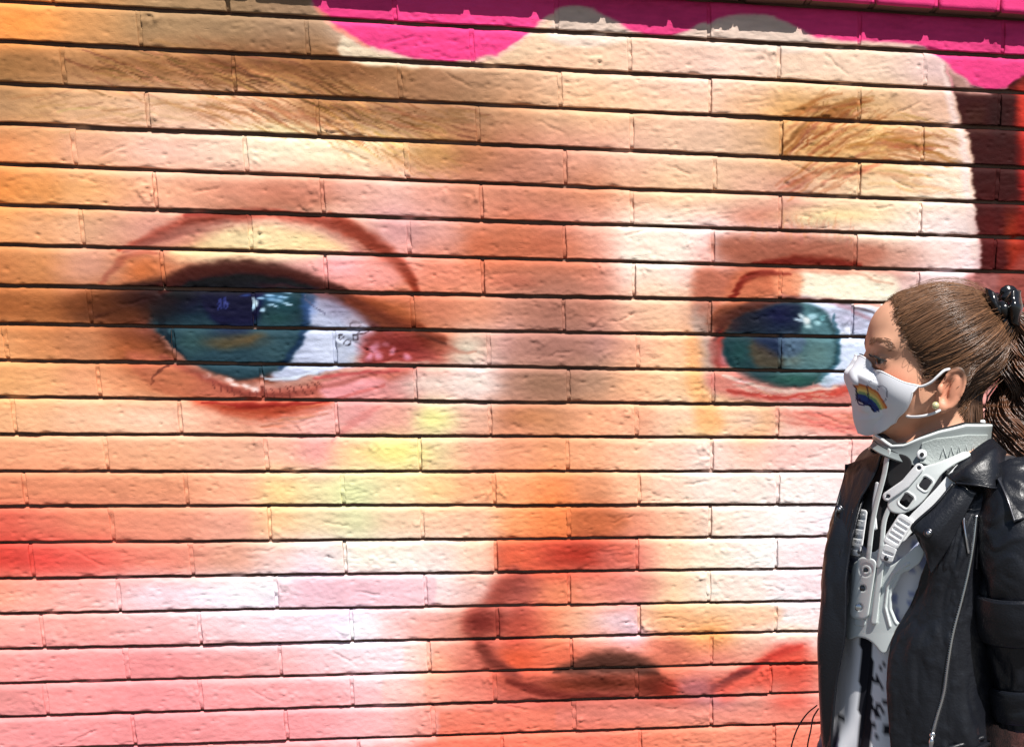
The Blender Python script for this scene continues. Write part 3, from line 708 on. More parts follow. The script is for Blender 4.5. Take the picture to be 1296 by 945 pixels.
# sill: a projecting course of bricks on edge, its underside shading the course below
SILL = []
sp, SPROJ = .1315, .036
z_under = GROUND - (-1) * VB - GAP / 2 + .004
for k in range(-16, 29):
    r = random.Random(900 + k)
    x0, x1 = .0 + k * sp + 1.66 - 12 * sp + .0035, .0 + (k + 1) * sp + 1.66 - 12 * sp - .0035
    nx, nz = 26, 26
    A, Bz = np.meshgrid(np.linspace(0, 1, nx), np.linspace(0, 1, nz))
    X = x0 + (x1 - x0) * A - (A - .5) * 2 * r.uniform(.002, .0055) * np.clip(1 - Bz * .118 / .009, 0, 1)
    Z = z_under + .118 * Bz + .0012 * (fbm(X * 40, X * 0 + k, X * 0, 2) - .5)
    dx, dz = np.minimum(A, 1 - A) * (x1 - x0), np.minimum(Bz, 1 - Bz) * .118
    d = np.minimum(dx, dz)
    q = np.clip(.004 - d, 0, None)
    Y = -SPROJ + r.gauss(0, .0006) + (.004 - np.sqrt(np.maximum(.004 ** 2 - q * q, 0))) - .001 * (fbm(X * 50, Z * 60, X * 0 + k, 2) - .5)
    SILL.append(skirted(X, Y, Z, .03))
# the joints between sill bricks: mortar set back, with a notch near the lower edge that lets a tooth of light through
SJ = []
for k in range(-16, 29):
    xc = k * sp + 1.66 - 12 * sp
    A, Bz = np.meshgrid(np.linspace(-.0045, .0045, 4), np.linspace(0, 1, 24))
    zs = random.Random(k * 7 + 3).uniform(.0015, .0065)
    Z = z_under + zs + (.117 - zs) * Bz
    Y = -SPROJ + .006 + .002 * (fbm(A * 90, Z * 90, A * 0 + k, 2)) + 0 * A
    SJ.append(skirted(xc + A, Y, Z, .03))

# backing mortar of the bed joints
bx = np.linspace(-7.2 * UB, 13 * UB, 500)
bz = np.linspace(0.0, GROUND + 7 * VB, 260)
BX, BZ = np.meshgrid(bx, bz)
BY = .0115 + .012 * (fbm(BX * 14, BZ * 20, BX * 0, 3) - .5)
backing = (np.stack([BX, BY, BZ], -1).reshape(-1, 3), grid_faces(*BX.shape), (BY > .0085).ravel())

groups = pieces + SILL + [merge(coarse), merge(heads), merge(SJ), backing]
allv = np.vstack([g[0] for g in groups])
start = np.cumsum([0] + [len(g[0]) for g in groups])
pj = np.random.default_rng(77)
jit = np.zeros((3, len(allv)))
jit[2] = 1
for i in range(len(pieces)):
    jit[0, start[i]:start[i + 1]], jit[1, start[i]:start[i + 1]], jit[2, start[i]:start[i + 1]] = pj.normal(0, 3), pj.normal(0, 1.6), pj.normal(1, .022)
cols = pigment(allv[:, 0], allv[:, 2], *jit)
off = np.array([WX, 0, 0])
JOINT_SHADE = np.array([.21, .125, .095])                  # dark clay and mortar tone that paints shade into the joint recesses
for i, (v, f, recess) in enumerate(groups):
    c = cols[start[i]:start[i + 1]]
    c[(np.arange(len(v)) >= len(v) - recess) if np.isscalar(recess) else recess] = JOINT_SHADE
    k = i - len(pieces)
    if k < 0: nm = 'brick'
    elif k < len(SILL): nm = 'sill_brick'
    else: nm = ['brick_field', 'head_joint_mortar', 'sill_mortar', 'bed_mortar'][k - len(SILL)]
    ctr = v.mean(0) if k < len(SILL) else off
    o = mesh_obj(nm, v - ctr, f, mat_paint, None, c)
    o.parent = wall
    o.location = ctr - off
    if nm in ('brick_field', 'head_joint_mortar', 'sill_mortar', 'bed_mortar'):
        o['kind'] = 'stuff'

gv = [(-12, -14, 0), (16, -14, 0), (16, 3, 0), (-12, 3, 0)]
ground = mesh_obj('ground', gv, [(0, 1, 2, 3)], mat_paving, None, None, False)
ground['kind'] = 'structure'
ground['label'] = 'grey concrete pavement in front of the painted wall'
# ================================================================== the person
# local frame of the figure: x to the camera's right, y away from the camera, z up; origin on the pavement under the figure
_f = CAM_R[:, 2].copy(); _f[2] = 0; _f /= np.linalg.norm(_f)
EY = _f
EX = np.array([_f[1], -_f[0], 0.0])
D0 = 1.60

def place(px, py, d=0.0):
    """local point that stands d metres behind the figure's middle plane, seen at sketch position (px, py)"""
    r = CAM_R @ np.array([(px - PCX) / FOCAL, (py - PCY) / FOCAL, 1.0])
    t = (D0 + d) / (r @ EY)
    p = r * t
    return np.array([p @ EX, d, p[2] + CAM_C[2]])

_base = place(1165, 640)
LX0 = _base[0]
def L(px, py, d=0.0):
    p = place(px, py, d)
    p[0] -= LX0
    return p
def LL(pts):
    return np.array([L(*p) for p in pts])
PXM = (L(1200, 600)[0] - L(1100, 600)[0]) / 100        # metres per sketch unit at the figure

girl_w = CAM_C + EX * LX0 + EY * D0
girl = empty('person', (girl_w[0], girl_w[1], 0), 'child in a black leather jacket, neck brace and rainbow face mask, seen in profile', 'person')
girl.rotation_euler = (0, 0, math.atan2(EX[1], EX[0]))

# ------------------------------------------------------------------ implicit surfaces
def surface_net(F, xs, ys, zs):
    """dual contour of F = 0 (negative inside) on a rectilinear grid"""
    F = F.astype(np.float32)
    s = F < 0
    nx, ny, nz = F.shape
    ax = (xs, ys, zs)
    acc = np.zeros((nx - 1, ny - 1, nz - 1, 3), np.float32)
    cnt = np.zeros((nx - 1, ny - 1, nz - 1), np.float32)
    sh = F.shape
    cross = []
    for a in range(3):
        sl0 = [slice(None)] * 3; sl1 = [slice(None)] * 3
        sl0[a] = slice(0, -1); sl1[a] = slice(1, None)
        f0, f1 = F[tuple(sl0)], F[tuple(sl1)]
        c = s[tuple(sl0)] != s[tuple(sl1)]
        idx = np.argwhere(c)
        v0 = f0[c]; v1 = f1[c]
        t = v0 / (v0 - v1)
        p = np.stack([ax[k][idx[:, k]] for k in range(3)], -1).astype(np.float32)
        p[:, a] += t * (ax[a][idx[:, a] + 1] - ax[a][idx[:, a]])
        o = [k for k in range(3) if k != a]
        for d0 in (0, -1):
            for d1 in (0, -1):
                q = idx.copy()
                q[:, o[0]] += d0; q[:, o[1]] += d1
                ok = (q[:, o[0]] >= 0) & (q[:, o[1]] >= 0) & (q[:, 0] < nx - 1) & (q[:, 1] < ny - 1) & (q[:, 2] < nz - 1)
                np.add.at(acc, tuple(q[ok].T), p[ok])
                np.add.at(cnt, tuple(q[ok].T), 1)
        cross.append((a, o, idx, s[tuple(sl0)][c]))
    act = cnt > 0
    ids = -np.ones(act.shape, int)
    ids[act] = np.arange(act.sum())
    V = acc[act] / cnt[act][:, None]
    faces = []
    for a, o, idx, inside in cross:
        ok = (idx[:, o[0]] > 0) & (idx[:, o[1]] > 0) & (idx[:, o[0]] < act.shape[o[0]]) & (idx[:, o[1]] < act.shape[o[1]])
        q, ins = idx[ok], inside[ok]
        def g(d0, d1):
            w = q.copy(); w[:, o[0]] += d0; w[:, o[1]] += d1
            return ids[tuple(w.T)]
        quad = np.stack([g(-1, -1), g(0, -1), g(0, 0), g(-1, 0)], -1)
        flip = ins if a != 1 else ~ins
        quad[~flip] = quad[~flip][:, ::-1]
        faces.append(quad)
    return V, np.vstack(faces)

def smin(a, b, k):
    h = np.clip(.5 + .5 * (b - a) / k, 0, 1)
    return b + (a - b) * h - k * h * (1 - h)
def smax(a, b, k):
    return -smin(-a, -b, k)
def ell(p, c, r):
    q = [(p[i] - c[i]) for i in range(3)]
    k0 = np.sqrt(sum((q[i] / r[i]) ** 2 for i in range(3)))
    k1 = np.sqrt(sum((q[i] / r[i] ** 2) ** 2 for i in range(3))) + 1e-9
    return k0 * (k0 - 1) / k1
def cap(p, a, b, ra, rb):
    d = np.asarray(b, float) - np.asarray(a, float)
    Lq = d @ d + 1e-12
    t = np.clip(sum((p[i] - a[i]) * d[i] for i in range(3)) / Lq, 0, 1)
    return np.sqrt(sum((p[i] - a[i] - t * d[i]) ** 2 for i in range(3))) - (ra + (rb - ra) * t)
def poly_sd(x, y, pts):
    """signed distance to a polygon, negative inside"""
    P = np.asarray(pts, float)
    best = np.full(np.shape(x), 1e9); ins = np.zeros(np.shape(x), bool)
    for a, b in zip(P, np.roll(P, -1, 0)):
        d = b - a
        t = np.clip(((x - a[0]) * d[0] + (y - a[1]) * d[1]) / (d @ d + 1e-12), 0, 1)
        best = np.minimum(best, np.hypot(x - a[0] - t * d[0], y - a[1] - t * d[1]))
        if a[1] != b[1]:
            ins ^= ((a[1] > y) != (b[1] > y)) & (x < (b[0] - a[0]) * (y - a[1]) / (b[1] - a[1]) + a[0])
    return np.where(ins, -best, best)

def tube(pts, rad, n=8, closed=False, caps=True):
    """round tube along points, radius a number or a list"""
    P = np.asarray(pts, float)
    m = len(P)
    R = np.full(m, rad) if np.isscalar(rad) else np.interp(np.linspace(0, 1, m), np.linspace(0, 1, len(rad)), rad)
    T = np.gradient(P, axis=0) if not closed else np.roll(P, -1, 0) - np.roll(P, 1, 0)
    T /= np.linalg.norm(T, axis=1)[:, None] + 1e-12
    up = np.array([.31, .87, .38]);
    N = np.cross(T, up); N /= np.linalg.norm(N, axis=1)[:, None] + 1e-9
    Bn = np.cross(T, N)
    a = np.linspace(0, 2 * np.pi, n, endpoint=False)
    V = (P[:, None] + R[:, None, None] * (np.cos(a)[None, :, None] * N[:, None] + np.sin(a)[None, :, None] * Bn[:, None])).reshape(-1, 3)
    F = []
    rows = m if closed else m - 1
    for i in range(rows):
        i2 = (i + 1) % m
        for k in range(n):
            k2 = (k + 1) % n
            F.append((i * n + k, i2 * n + k, i2 * n + k2, i * n + k2))
    if caps and not closed:
        F.append(tuple(range(n))); F.append(tuple((m - 1) * n + k for k in range(n - 1, -1, -1)))
    return V, F

def join(lst):
    V, F, n = [], [], 0
    for v, f in lst:
        V.append(np.asarray(v)); F += [tuple(int(q) + n for q in t) for t in f]; n += len(v)
    return np.vstack(V), F

def disc(c, nrm, r, h, n=20, bevel=.25):
    """round stud: bevelled short cylinder"""
    nrm = np.asarray(nrm, float); nrm /= np.linalg.norm(nrm)
    u = np.cross(nrm, [.1, .2, 1]); u /= np.linalg.norm(u); v = np.cross(nrm, u)
    a = np.linspace(0, 2 * np.pi, n, endpoint=False)
    ring = np.cos(a)[:, None] * u + np.sin(a)[:, None] * v
    c = np.asarray(c)
    V = np.vstack([c + ring * r, c + ring * r + nrm * h * (1 - bevel), c + ring * r * (1 - bevel) + nrm * h, [c + nrm * h * 1.05]])
    F = []
    for k in range(n):
        k2 = (k + 1) % n
        F += [(k, k2, n + k2, n + k), (n + k, n + k2, 2 * n + k2, 2 * n + k), (2 * n + k, 2 * n + k2, 3 * n)]
    return V, F

def cat_eval(Q, t):
    """Catmull-Rom through rows of Q at parameters t in 0..1"""
    n = len(Q)
    E = np.concatenate([2 * Q[:1] - Q[1:2], Q, 2 * Q[-1:] - Q[-2:-1]])
    f = np.clip(t * (n - 1), 0, n - 1 - 1e-6)
    i = f.astype(int)
    w = (f - i).reshape((-1,) + (1,) * (Q.ndim - 1))
    a, b, c, d = E[i], E[i + 1], E[i + 2], E[i + 3]
    return .5 * (2 * b + (c - a) * w + (2 * a - 5 * b + 4 * c - d) * w * w + (3 * b - a - 3 * c + d) * w ** 3)

def sheet(net, nu, nv):
    """dense grid through a control net (rows, columns, 3)"""
    net = np.asarray(net, float)
    A = cat_eval(net, np.linspace(0, 1, nv))
    A = cat_eval(np.swapaxes(A, 0, 1), np.linspace(0, 1, nu))
    return np.swapaxes(A, 0, 1)

def grid_normals(G):
    du, dv = np.gradient(G, axis=1), np.gradient(G, axis=0)
    n = np.cross(du, dv)
    return n / (np.linalg.norm(n, axis=2)[..., None] + 1e-9)

def cloth(name, G, mat, parent, thick=.003, colors=None):
    o = mesh_obj(name, G.reshape(-1, 3), grid_faces(G.shape[0], G.shape[1]), mat, parent, None if colors is None else colors.reshape(-1, 3))
    m = o.modifiers.new('thickness', 'SOLIDIFY')
    m.thickness = thick
    m.offset = 0
    return o

# ------------------------------------------------------------------ materials of the figure
mat_skin = new_mat('skin', rough=.5, attr='paint', bump=(900, .08, .001), spec=.35)
mat_hair = new_mat('hair', rough=.32, attr='paint', spec=.55)
mat_leather = new_mat('black_leather', (.008, .009, .013), .36, bump=(330, .35, .0016), spec=.45, rough_var=(60, .08))
mat_satin = new_mat('black_satin', (.008, .008, .009), .2, spec=.7)
mat_mask = new_mat('printed_cotton', rough=.85, attr='paint', bump=(1500, .15, .0006), spec=.15)
mat_elastic = new_mat('white_elastic', (.72, .72, .74), .8)
mat_grey_plastic = new_mat('grey_plastic', (.60, .645, .64), .34, bump=(250, .05, .001), spec=.5)
mat_pale_plastic = new_mat('pale_plastic', (.70, .74, .73), .32, bump=(250, .05, .001), spec=.5)
mat_collar = new_mat('collar_plastic', (.22, .245, .245), .36, bump=(250, .05, .001), spec=.5)
mat_panel = new_mat('pressed_panel', (.32, .355, .345), .45, bump=(320, .5, .002), spec=.4)
mat_white_strap = new_mat('white_webbing', (.80, .81, .82), .8, bump=(1200, .3, .0008))
mat_pad = new_mat('dark_foam_padding', (.012, .012, .014), .9)
mat_chrome = new_mat('bright_metal', (.75, .75, .77), .22, 1.0)
mat_gun = new_mat('dark_metal', (.12, .12, .13), .3, 1.0)
mat_dress = new_mat('printed_dress', rough=.8, attr='paint', bump=(1100, .2, .0007), spec=.2)
mat_pearl = new_mat('earring_pearl', (.70, .66, .36), .18, .3, spec=.8)
mat_eye = new_mat('eyeball', rough=.12, attr='paint', spec=.6)
mat_boot = new_mat('black_boot', (.012, .012, .012), .4)

# ------------------------------------------------------------------ body: one continuous surface
HC = L(1183, 452)                                   # centre of the head
YAW = math.radians(8)
HF = np.array([-math.cos(YAW), -math.sin(YAW), 0])  # the way the face looks
HS = np.array([math.sin(YAW), -math.cos(YAW), 0])   # towards the near ear
HU = np.array([0, 0, 1.0])
def head(f, u, s):
    return HC + (f * HF + u * HU + s * HS) * .001
def near(px, py, s):
    """head coordinates (forward, up, side) in millimetres of a point on the near side of the head"""
    d = -s * .001
    for _ in range(4):
        q = L(px, py, d) - HC
        d -= (s * .001 - q @ HS)
    q = L(px, py, d) - HC
    return np.array([q @ HF, q[2], q @ HS]) * 1000
EAR = near(1202, 494, 68)
TC = {600: (1192, .0), 700: (1170, .0), 800: (1156, .0), 945: (1148, .0), 1100: (1148, 0), 1300: (1150, 0)}
TF = np.array([-.7071, -.7071, 0]); TS = np.array([.7071, -.7071, 0])   # the chest looks left and to the camera

def body_field(p):
    x, y, z = p
    q = [x - HC[0], y - HC[1], z - HC[2]]
    h = (1000 * (q[0] * HF[0] + q[1] * HF[1]), 1000 * q[2], 1000 * (q[0] * HS[0] + q[1] * HS[1]))
    ha = (h[0], h[1], np.abs(h[2]))
    s = ell(h, (-8, 18, 0), (85, 68, 69))
    s = smin(s, ell(h, (44, 24, 0), (42, 46, 55)), 16)
    s = smin(s, ell(h, (34, -34, 0), (42, 60, 50)), 16)
    s = smin(s, ell(ha, (48, -32, 28), (30, 30, 26)), 16)
    s = smin(s, cap(ha, (60, -84, 0), (0, -46, 40), 17, 13), 20)
    s = smin(s, ell(ha, (70, 13, 24), (12, 8, 22)), 16)
    s = smin(s, cap(h, (72, 6, 0), (96, -25, 0), 8, 10), 12)
    s = smin(s, ell(h, (80, -22, 0), (16, 26, 13)), 10)
    s = smin(s, ell(ha, (95, -30, 9), (8, 6, 7)), 5)
    s = smin(s, ell(h, (85, -52, 0), (10, 5, 20)), 6)
    s = smin(s, ell(h, (83, -62, 0), (10, 6, 17)), 6)
    # sockets, lids with a slit between them
    s = smax(s, -ell(ha, (92, -5, 33), (11, 7, 13)), 10)
    lid = ell(ha, (70, -4, 29), (14.2, 13, 15))
    s = smin(s, lid, 3)
    s = smax(s, -ell(ha, (84, -5, 32), (14, 3.9, 15)), 1.5)
    # ears
    ef, eu, es = EAR
    g = (ha[0] + .25 * (ha[1] - eu), ha[1], ha[2] + .35 * (h[0] - ef))
    e = ell(g, (ef, eu, 68), (14.5, 25, 6))
    e = np.maximum(e, -ell(g, (ef + 3, eu + 1, 76), (9.5, 17, 9)))
    tor = np.sqrt((np.sqrt(((g[0] - ef) / 13.5) ** 2 + ((g[1] - eu - 2) / 23.5) ** 2) - 1) ** 2 * 280 + (g[2] - 72) ** 2) - 3.0
    e = smin(e, np.where(g[0] < ef + 11, tor, 9), 2)
    e = smin(e, ell(ha, (ef + 8, eu - 21, 67), (7, 7, 5)), 3)
    e = smin(e, ell(ha, (ef + 12, eu + 1, 68), (4, 7, 4)), 3)
    e = smin(e, ell(g, (ef - 2, eu + 3, 71), (4, 13, 3)), 3)
    s = smin(s, e, 3)
    s = smin(s, cap(h, (-14, -50, 0), (-30, -135, 0), 41, 40), 14)
    s = s / 1000
    # trunk, arms, legs
    def T(py, f, l):
        c = L(np.interp(py, list(TC), [v[0] for v in TC.values()]), py, 0)
        return c + (TF * f + TS * l)
    ch = (x, y, z)
    def trunk(py, f, l, h_):
        c = T(py, 0, 0)
        dx, dy = x - c[0], y - c[1]
        return ell((dx * TF[0] + dy * TF[1], dx * TS[0] + dy * TS[1], z - c[2]), (0, 0, 0), (f, l, h_))
    t = trunk(690, .080, .112, .150)
    t = smin(t, trunk(600, .052, .118, .050), .04)
    t = smin(t, trunk(820, .074, .098, .130), .05)
    t = smin(t, trunk(940, .086, .116, .105), .05)
    for sd in (1, -1):
        sh, el, wr = (T(612, -.003, .117), T(775, -.027, .186), T(915, -.042, .202)) if sd > 0 else (T(612, -.02, -.120), T(770, -.055, -.140), T(915, -.035, -.148))
        t = smin(t, cap(ch, sh, el, .036, .029), .03)
        t = smin(t, cap(ch, el, wr, .029, .021), .015)
        hd = wr + np.array([0, 0, -.045]) + TF * .01
        t = smin(t, cap(ch, wr, hd, .021, .024), .01)
        for k in range(4):
            b = hd + TF * (.022 - .015 * k) + np.array([0, 0, -.012])
            m = b + np.array([0, 0, -.032 + .004 * abs(k - 1)]) + TF * .004
            t = smin(t, np.minimum(cap(ch, b, m, .0085, .0078), cap(ch, m, m + np.array([0, 0, -.022]) - TS * .008 * sd, .0078, .007)), .004)
        t = smin(t, cap(ch, hd + TF * .016 + np.array([0, 0, .012]), hd + TF * .042 + np.array([0, 0, -.024]), .010, .008), .006)
        hip, kn, an = T(985, 0, .058 * sd), T(1165, .015, .056 * sd), T(1385, -.01, .056 * sd)
        an[2] = .075; kn[2] = .36
        t = smin(t, cap(ch, hip, kn, .062, .043), .03)
        t = smin(t, cap(ch, kn, an, .043, .029), .02)
        toe = an + TF * .10; toe[2] = .026
        hl = an.copy(); hl[2] = .034
        t = smin(t, cap(ch, hl, toe, .032, .026), .02)
    return smin(s, t, .022)

def axis(*seg):
    out = []
    for a, b, st in seg:
        out.append(np.arange(a, b, st))
    return np.concatenate(out + [[seg[-1][1]]])
bxs = axis((-.30, HC[0] - .125, .009), (HC[0] - .125, HC[0] + .10, .0024), (HC[0] + .10, .36, .009))
bys = axis((-.24, -.09, .009), (-.09, .09, .0028), (.09, .26, .009))
bzs = axis((-.004, HC[2] - .16, .009), (HC[2] - .16, HC[2] + .11, .0024))
GX3, GY3, GZ3 = np.meshgrid(bxs, bys, bzs, indexing='ij')
BV, BF = surface_net(body_field((GX3, GY3, GZ3)), bxs, bys, bzs)
del GX3, GY3, GZ3

def to_sheet(V):
    """sketch position of local points"""
    W = V[:, :1] * EX + LX0 * EX + (V[:, 1:2] + D0) * EY + np.array([0, 0, 1.0]) * (V[:, 2:3] - CAM_C[2])
    c = W @ CAM_R
    return c[:, 0] / c[:, 2] * FOCAL + PCX, c[:, 1] / c[:, 2] * FOCAL + PCY
def head_coords(V):
    q = V - HC
    return 1000 * q @ HF, 1000 * q[:, 2], 1000 * q @ HS

hf, hu, hs = head_coords(BV)
# hairline as seen from the side: (forward, up) in millimetres of the head
HLP = [(1131, 382, 0), (1131, 384, 15), (1133, 392, 32), (1138, 410, 46), (1148, 430, 54), (1158, 447, 59), (1169, 460, 62), (1174, 476, 64)]
HL_F = [near(*q) for q in HLP]
HAIRLINE = [(q[0], q[1]) for q in HL_F[1:]] + [(EAR[0] + 10, EAR[1] + 20), (EAR[0] - 4, EAR[1] + 24), (EAR[0] - 18, EAR[1] + 10), (EAR[0] - 24, EAR[1] - 15), (EAR[0] - 30, EAR[1] - 45), (-140, -90), (-140, 140), (HL_F[0][0] + 4, 140), (HL_F[0][0] + 4, HL_F[0][1])]
hair_sd = poly_sd(hf, hu, HAIRLINE)
bc = np.tile(np.array([.66, .345, .22]), (len(BV), 1))
n_ = fbm(BV[:, 0] * 60, BV[:, 1] * 60, BV[:, 2] * 60, 3)[:, None] - .5
bc = bc * (1 + .22 * n_)
rosy = np.exp(-(((hf - 62) / 22) ** 2 + ((hu + 34) / 20) ** 2 + ((np.abs(hs) - 44) / 22) ** 2))[:, None]
bc = bc * (1 - rosy) + np.array([.55, .17, .10]) * rosy
ear = (np.exp(-(((hf - EAR[0]) / 20) ** 2 + ((hu - EAR[1]) / 30) ** 2)) * (np.abs(hs) > 62))[:, None]
bc = bc * (1 - .5 * ear) + np.array([.55, .16, .09]) * .5 * ear
lidm = np.exp(-(((hf - 80) / 13) ** 2 + ((hu + 2) / 8) ** 2))[:, None] * (hf > 60)[:, None]
bc = bc * (1 - .3 * lidm) + np.array([.36, .15, .10]) * .3 * lidm
hm = smooth(3, -5, hair_sd + 5 * (fbm(BV[:, 0] * 160, BV[:, 1] * 160, BV[:, 2] * 160, 2) - .5))[:, None] * (BV[:, 2] > HC[2] - .13)[:, None]
bc = bc * (1 - hm) + np.array([.055, .030, .018]) * hm
# from the collarbones down the body wears a close-fitting dark top, tights and boots
dressed = smooth(HC[2] - .112, HC[2] - .116, BV[:, 2])[:, None]
bc = bc * (1 - dressed) + np.array([.03, .03, .035]) * dressed
wrist = ((BV[:, 2] < L(1165, 925)[2]) & (BV[:, 2] > .45) & (np.abs((BV - L(1150, 925)) @ TS) > .118))[:, None]
bc = np.where(wrist, np.array([.46, .22, .13]), bc)
body = mesh_obj('body', BV, BF, mat_skin, girl, bc)

def on_skin(P, off=0.0):
    """move points onto the body surface, off metres above it"""
    P = np.array(P, float).reshape(-1, 3)
    e = .0008
    for _ in range(4):
        f0 = body_field((P[:, 0], P[:, 1], P[:, 2]))
        g = np.stack([body_field((P[:, 0] + (e if k == 0 else 0), P[:, 1] + (e if k == 1 else 0), P[:, 2] + (e if k == 2 else 0))) - f0 for k in range(3)], -1) / e
        P = P - (f0 - off)[:, None] * g / ((g * g).sum(1)[:, None] + 1e-6)
    return P

# eyes
for sd in (1, -1):
    c = head(70.5, -4.5, 29 * sd)
    n1, n2 = 28, 16
    th, ph = np.meshgrid(np.linspace(0, 2 * np.pi, n1), np.linspace(0, np.pi, n2))
    look = HF * .95 + HS * .22 * sd
    look /= np.linalg.norm(look)
    a = np.cross(look, HU); a /= np.linalg.norm(a); b = np.cross(a, look)
    G = c + .0118 * (np.cos(ph)[..., None] * look + np.sin(ph)[..., None] * (np.cos(th)[..., None] * a + np.sin(th)[..., None] * b))
    cc = np.where(ph[..., None] < .22, np.array([.004, .003, .003]), np.where(ph[..., None] < .72, np.array([.022, .010, .006]), np.array([.42, .36, .33])))
    mesh_obj('eye', G.reshape(-1, 3), grid_faces(n2, n1), mat_eye, girl, cc.reshape(-1, 3))
    lash = []
    r_ = random.Random(5 + sd)
    rim = on_skin([head(82, -0.5, 17 * sd), head(85.0, 0.5, 24 * sd), head(83.5, 0.3, 32 * sd), head(77, -1.5, 40 * sd), head(71, -5, 44 * sd)], .0004)
    lash.append(tube(cat_eval(np.array(rim), np.linspace(0, 1, 14)), [.0006, .0011, .0012, .0009], 5))
    for k in range(16):
        p = cat_eval(np.array(rim), np.array([k / 15]))[0]
        dr = HF * .007 + HS * sd * (.002 + .004 * k / 15) + HU * .0012
        lash.append(tube(np.array([p, p + dr * .6 - HU * .0006, p + dr + HU * .0016]), [.00035, .0003, .00012], 4))
    lv, lf = join(lash)
    mesh_obj('eyelashes', lv, lf, mat_pad, girl)
    brow = []
    for k in range(95):
        t = r_.random()
        pth = cat_eval(np.array([head(86, 16, 11 * sd), head(86, 18, 22 * sd), head(80, 18, 34 * sd), head(68, 14, 44 * sd)]), np.array([t]))[0]
        p = pth + HU * r_.gauss(0, .0019)
        dr = (-HF * (.002 + .006 * t) + HS * sd * (.007 - .003 * t) + HU * (.003 - .005 * t))
        brow.append(np.array([p, p + dr * .5, p + dr]))
    q = on_skin(np.array(brow).reshape(-1, 3), .0003).reshape(-1, 3, 3)
    brow = [tube(b, [.00025, .00028, .0001], 4) for b in q]
    lv, lf = join(brow)
    mesh_obj('eyebrow', lv, lf, mat_hair, girl, np.tile([.26, .14, .085], (len(lv), 1)))
# ------------------------------------------------------------------ hair
def strands(paths, rad, colors):
    """many three-sided tapered hairs at once: paths (n, m, 3), rad (m,), colours (n, 3)"""
    n, m, _ = paths.shape
    T = np.gradient(paths, axis=1)
    T /= np.linalg.norm(T, axis=2)[..., None] + 1e-12
    N = np.cross(T, np.array([.2, .95, .25])); N /= np.linalg.norm(N, axis=2)[..., None] + 1e-9
    Bn = np.cross(T, N)
    a = np.arange(3) * 2 * np.pi / 3
    rr = rad[None, :, None, None] if rad.ndim == 1 else rad[:, :, None, None]
    V = paths[:, :, None] + rr * (np.cos(a)[None, None, :, None] * N[:, :, None] + np.sin(a)[None, None, :, None] * Bn[:, :, None])
    V = V.reshape(-1, 3)
    i = np.arange(n)[:, None, None] * m * 3 + np.arange(m - 1)[None, :, None] * 3
    k = np.arange(3)[None, None, :]
    k2 = (k + 1) % 3
    F = np.stack([i + k, i + k2, i + 3 + k2, i + 3 + k], -1).reshape(-1, 4)
    return V, F, np.repeat(colors, m * 3, axis=0)

hr = np.random.default_rng(21)
HL3 = np.array([tuple(q) for q in HL_F] + [(EAR[0] + 9, EAR[1] + 24, 66), (EAR[0] - 4, EAR[1] + 27, 67), (EAR[0] - 20, EAR[1] + 12, 66), (EAR[0] - 27, EAR[1] - 12, 60), (EAR[0] - 34, EAR[1] - 42, 50), (-62, -88, 30), (-70, -84, 0)], float)
PB = np.array([-84.0, 58.0, 0.0])
CRC, CRR = np.array([-8.0, 18.0, 0.0]), np.array([86.0, 69.0, 70.5])

def head_v(P):
    return HC + (P[..., 0:1] * HF + P[..., 1:2] * HU + P[..., 2:3] * HS) * .001

def comb(n, lift, seed, spread=.35, m=14):
    r = np.random.default_rng(seed)
    t0 = r.random(n)
    p0 = cat_eval(HL3, t0)
    p0[:, 2] *= np.where(r.random(n) < .62, 1, -1)
    p0 = p0 + np.stack([r.normal(0, 3.0, n), r.normal(0, 2.0, n), np.zeros(n)], -1)
    sk = on_skin(head_v(p0), .0004) - HC
    p0 = np.stack([sk @ HF, sk[:, 2], sk @ HS], -1) * 1000
    start = r.random(n) ** 1.5 * spread
    t = start[:, None] + (1 - start[:, None]) * np.linspace(0, 1, m)[None]
    clump = noise3(t0 * 26 + seed, p0[:, 2] * .05, t0 * 0)
    end = PB + r.normal(0, 5, (n, 3))
    P = p0[:, None] + (end - p0)[:, None] * t[..., None]
    D = (P - CRC) / CRR
    k = np.linalg.norm(D, axis=2)[..., None]
    wav = fbm(t0[:, None] * 30 + 0 * t, t * 5, np.full_like(t, seed * 1.0), 2)
    rad = 1 + (lift + 4.0 * (clump[:, None] - .5) * np.sin(np.pi * np.clip(t, 0, 1)) + 2.6 * (wav - .5)) / 76
    S = CRC + D / k * rad[..., None] * CRR
    pull = smooth(.82, 1.0, t)[..., None]
    Q = S * (1 - pull) + end[:, None] * pull
    D0_ = (p0 - CRC) / CRR
    delta = p0 - (CRC + D0_ / np.linalg.norm(D0_, axis=1)[:, None] * CRR)
    Q = Q + delta[:, None] * (1 - smooth(0, .30, t))[..., None] - (S - (CRC + D / k * CRR)) * (1 - smooth(0, .10, t))[..., None]
    c = np.array([.122, .060, .031]) * (.55 + .85 * clump[:, None]) * (.7 + .6 * r.random((n, 1)))
    warm = (r.random((n, 1)) < .12)
    c = np.where(warm, c * np.array([1.5, 1.45, 1.35]), c)
    return head_v(Q), c

parts_h = []
for n, lift, sd, spd in ((4500, 1.0, 3, .7), (4500, 2.0, 4, .6), (1500, 3.0, 5, .5)):
    P, c = comb(n, lift, sd, spd)
    parts_h.append(strands(P, np.array([.00015] + [.00055] * 12 + [.0005]), c))
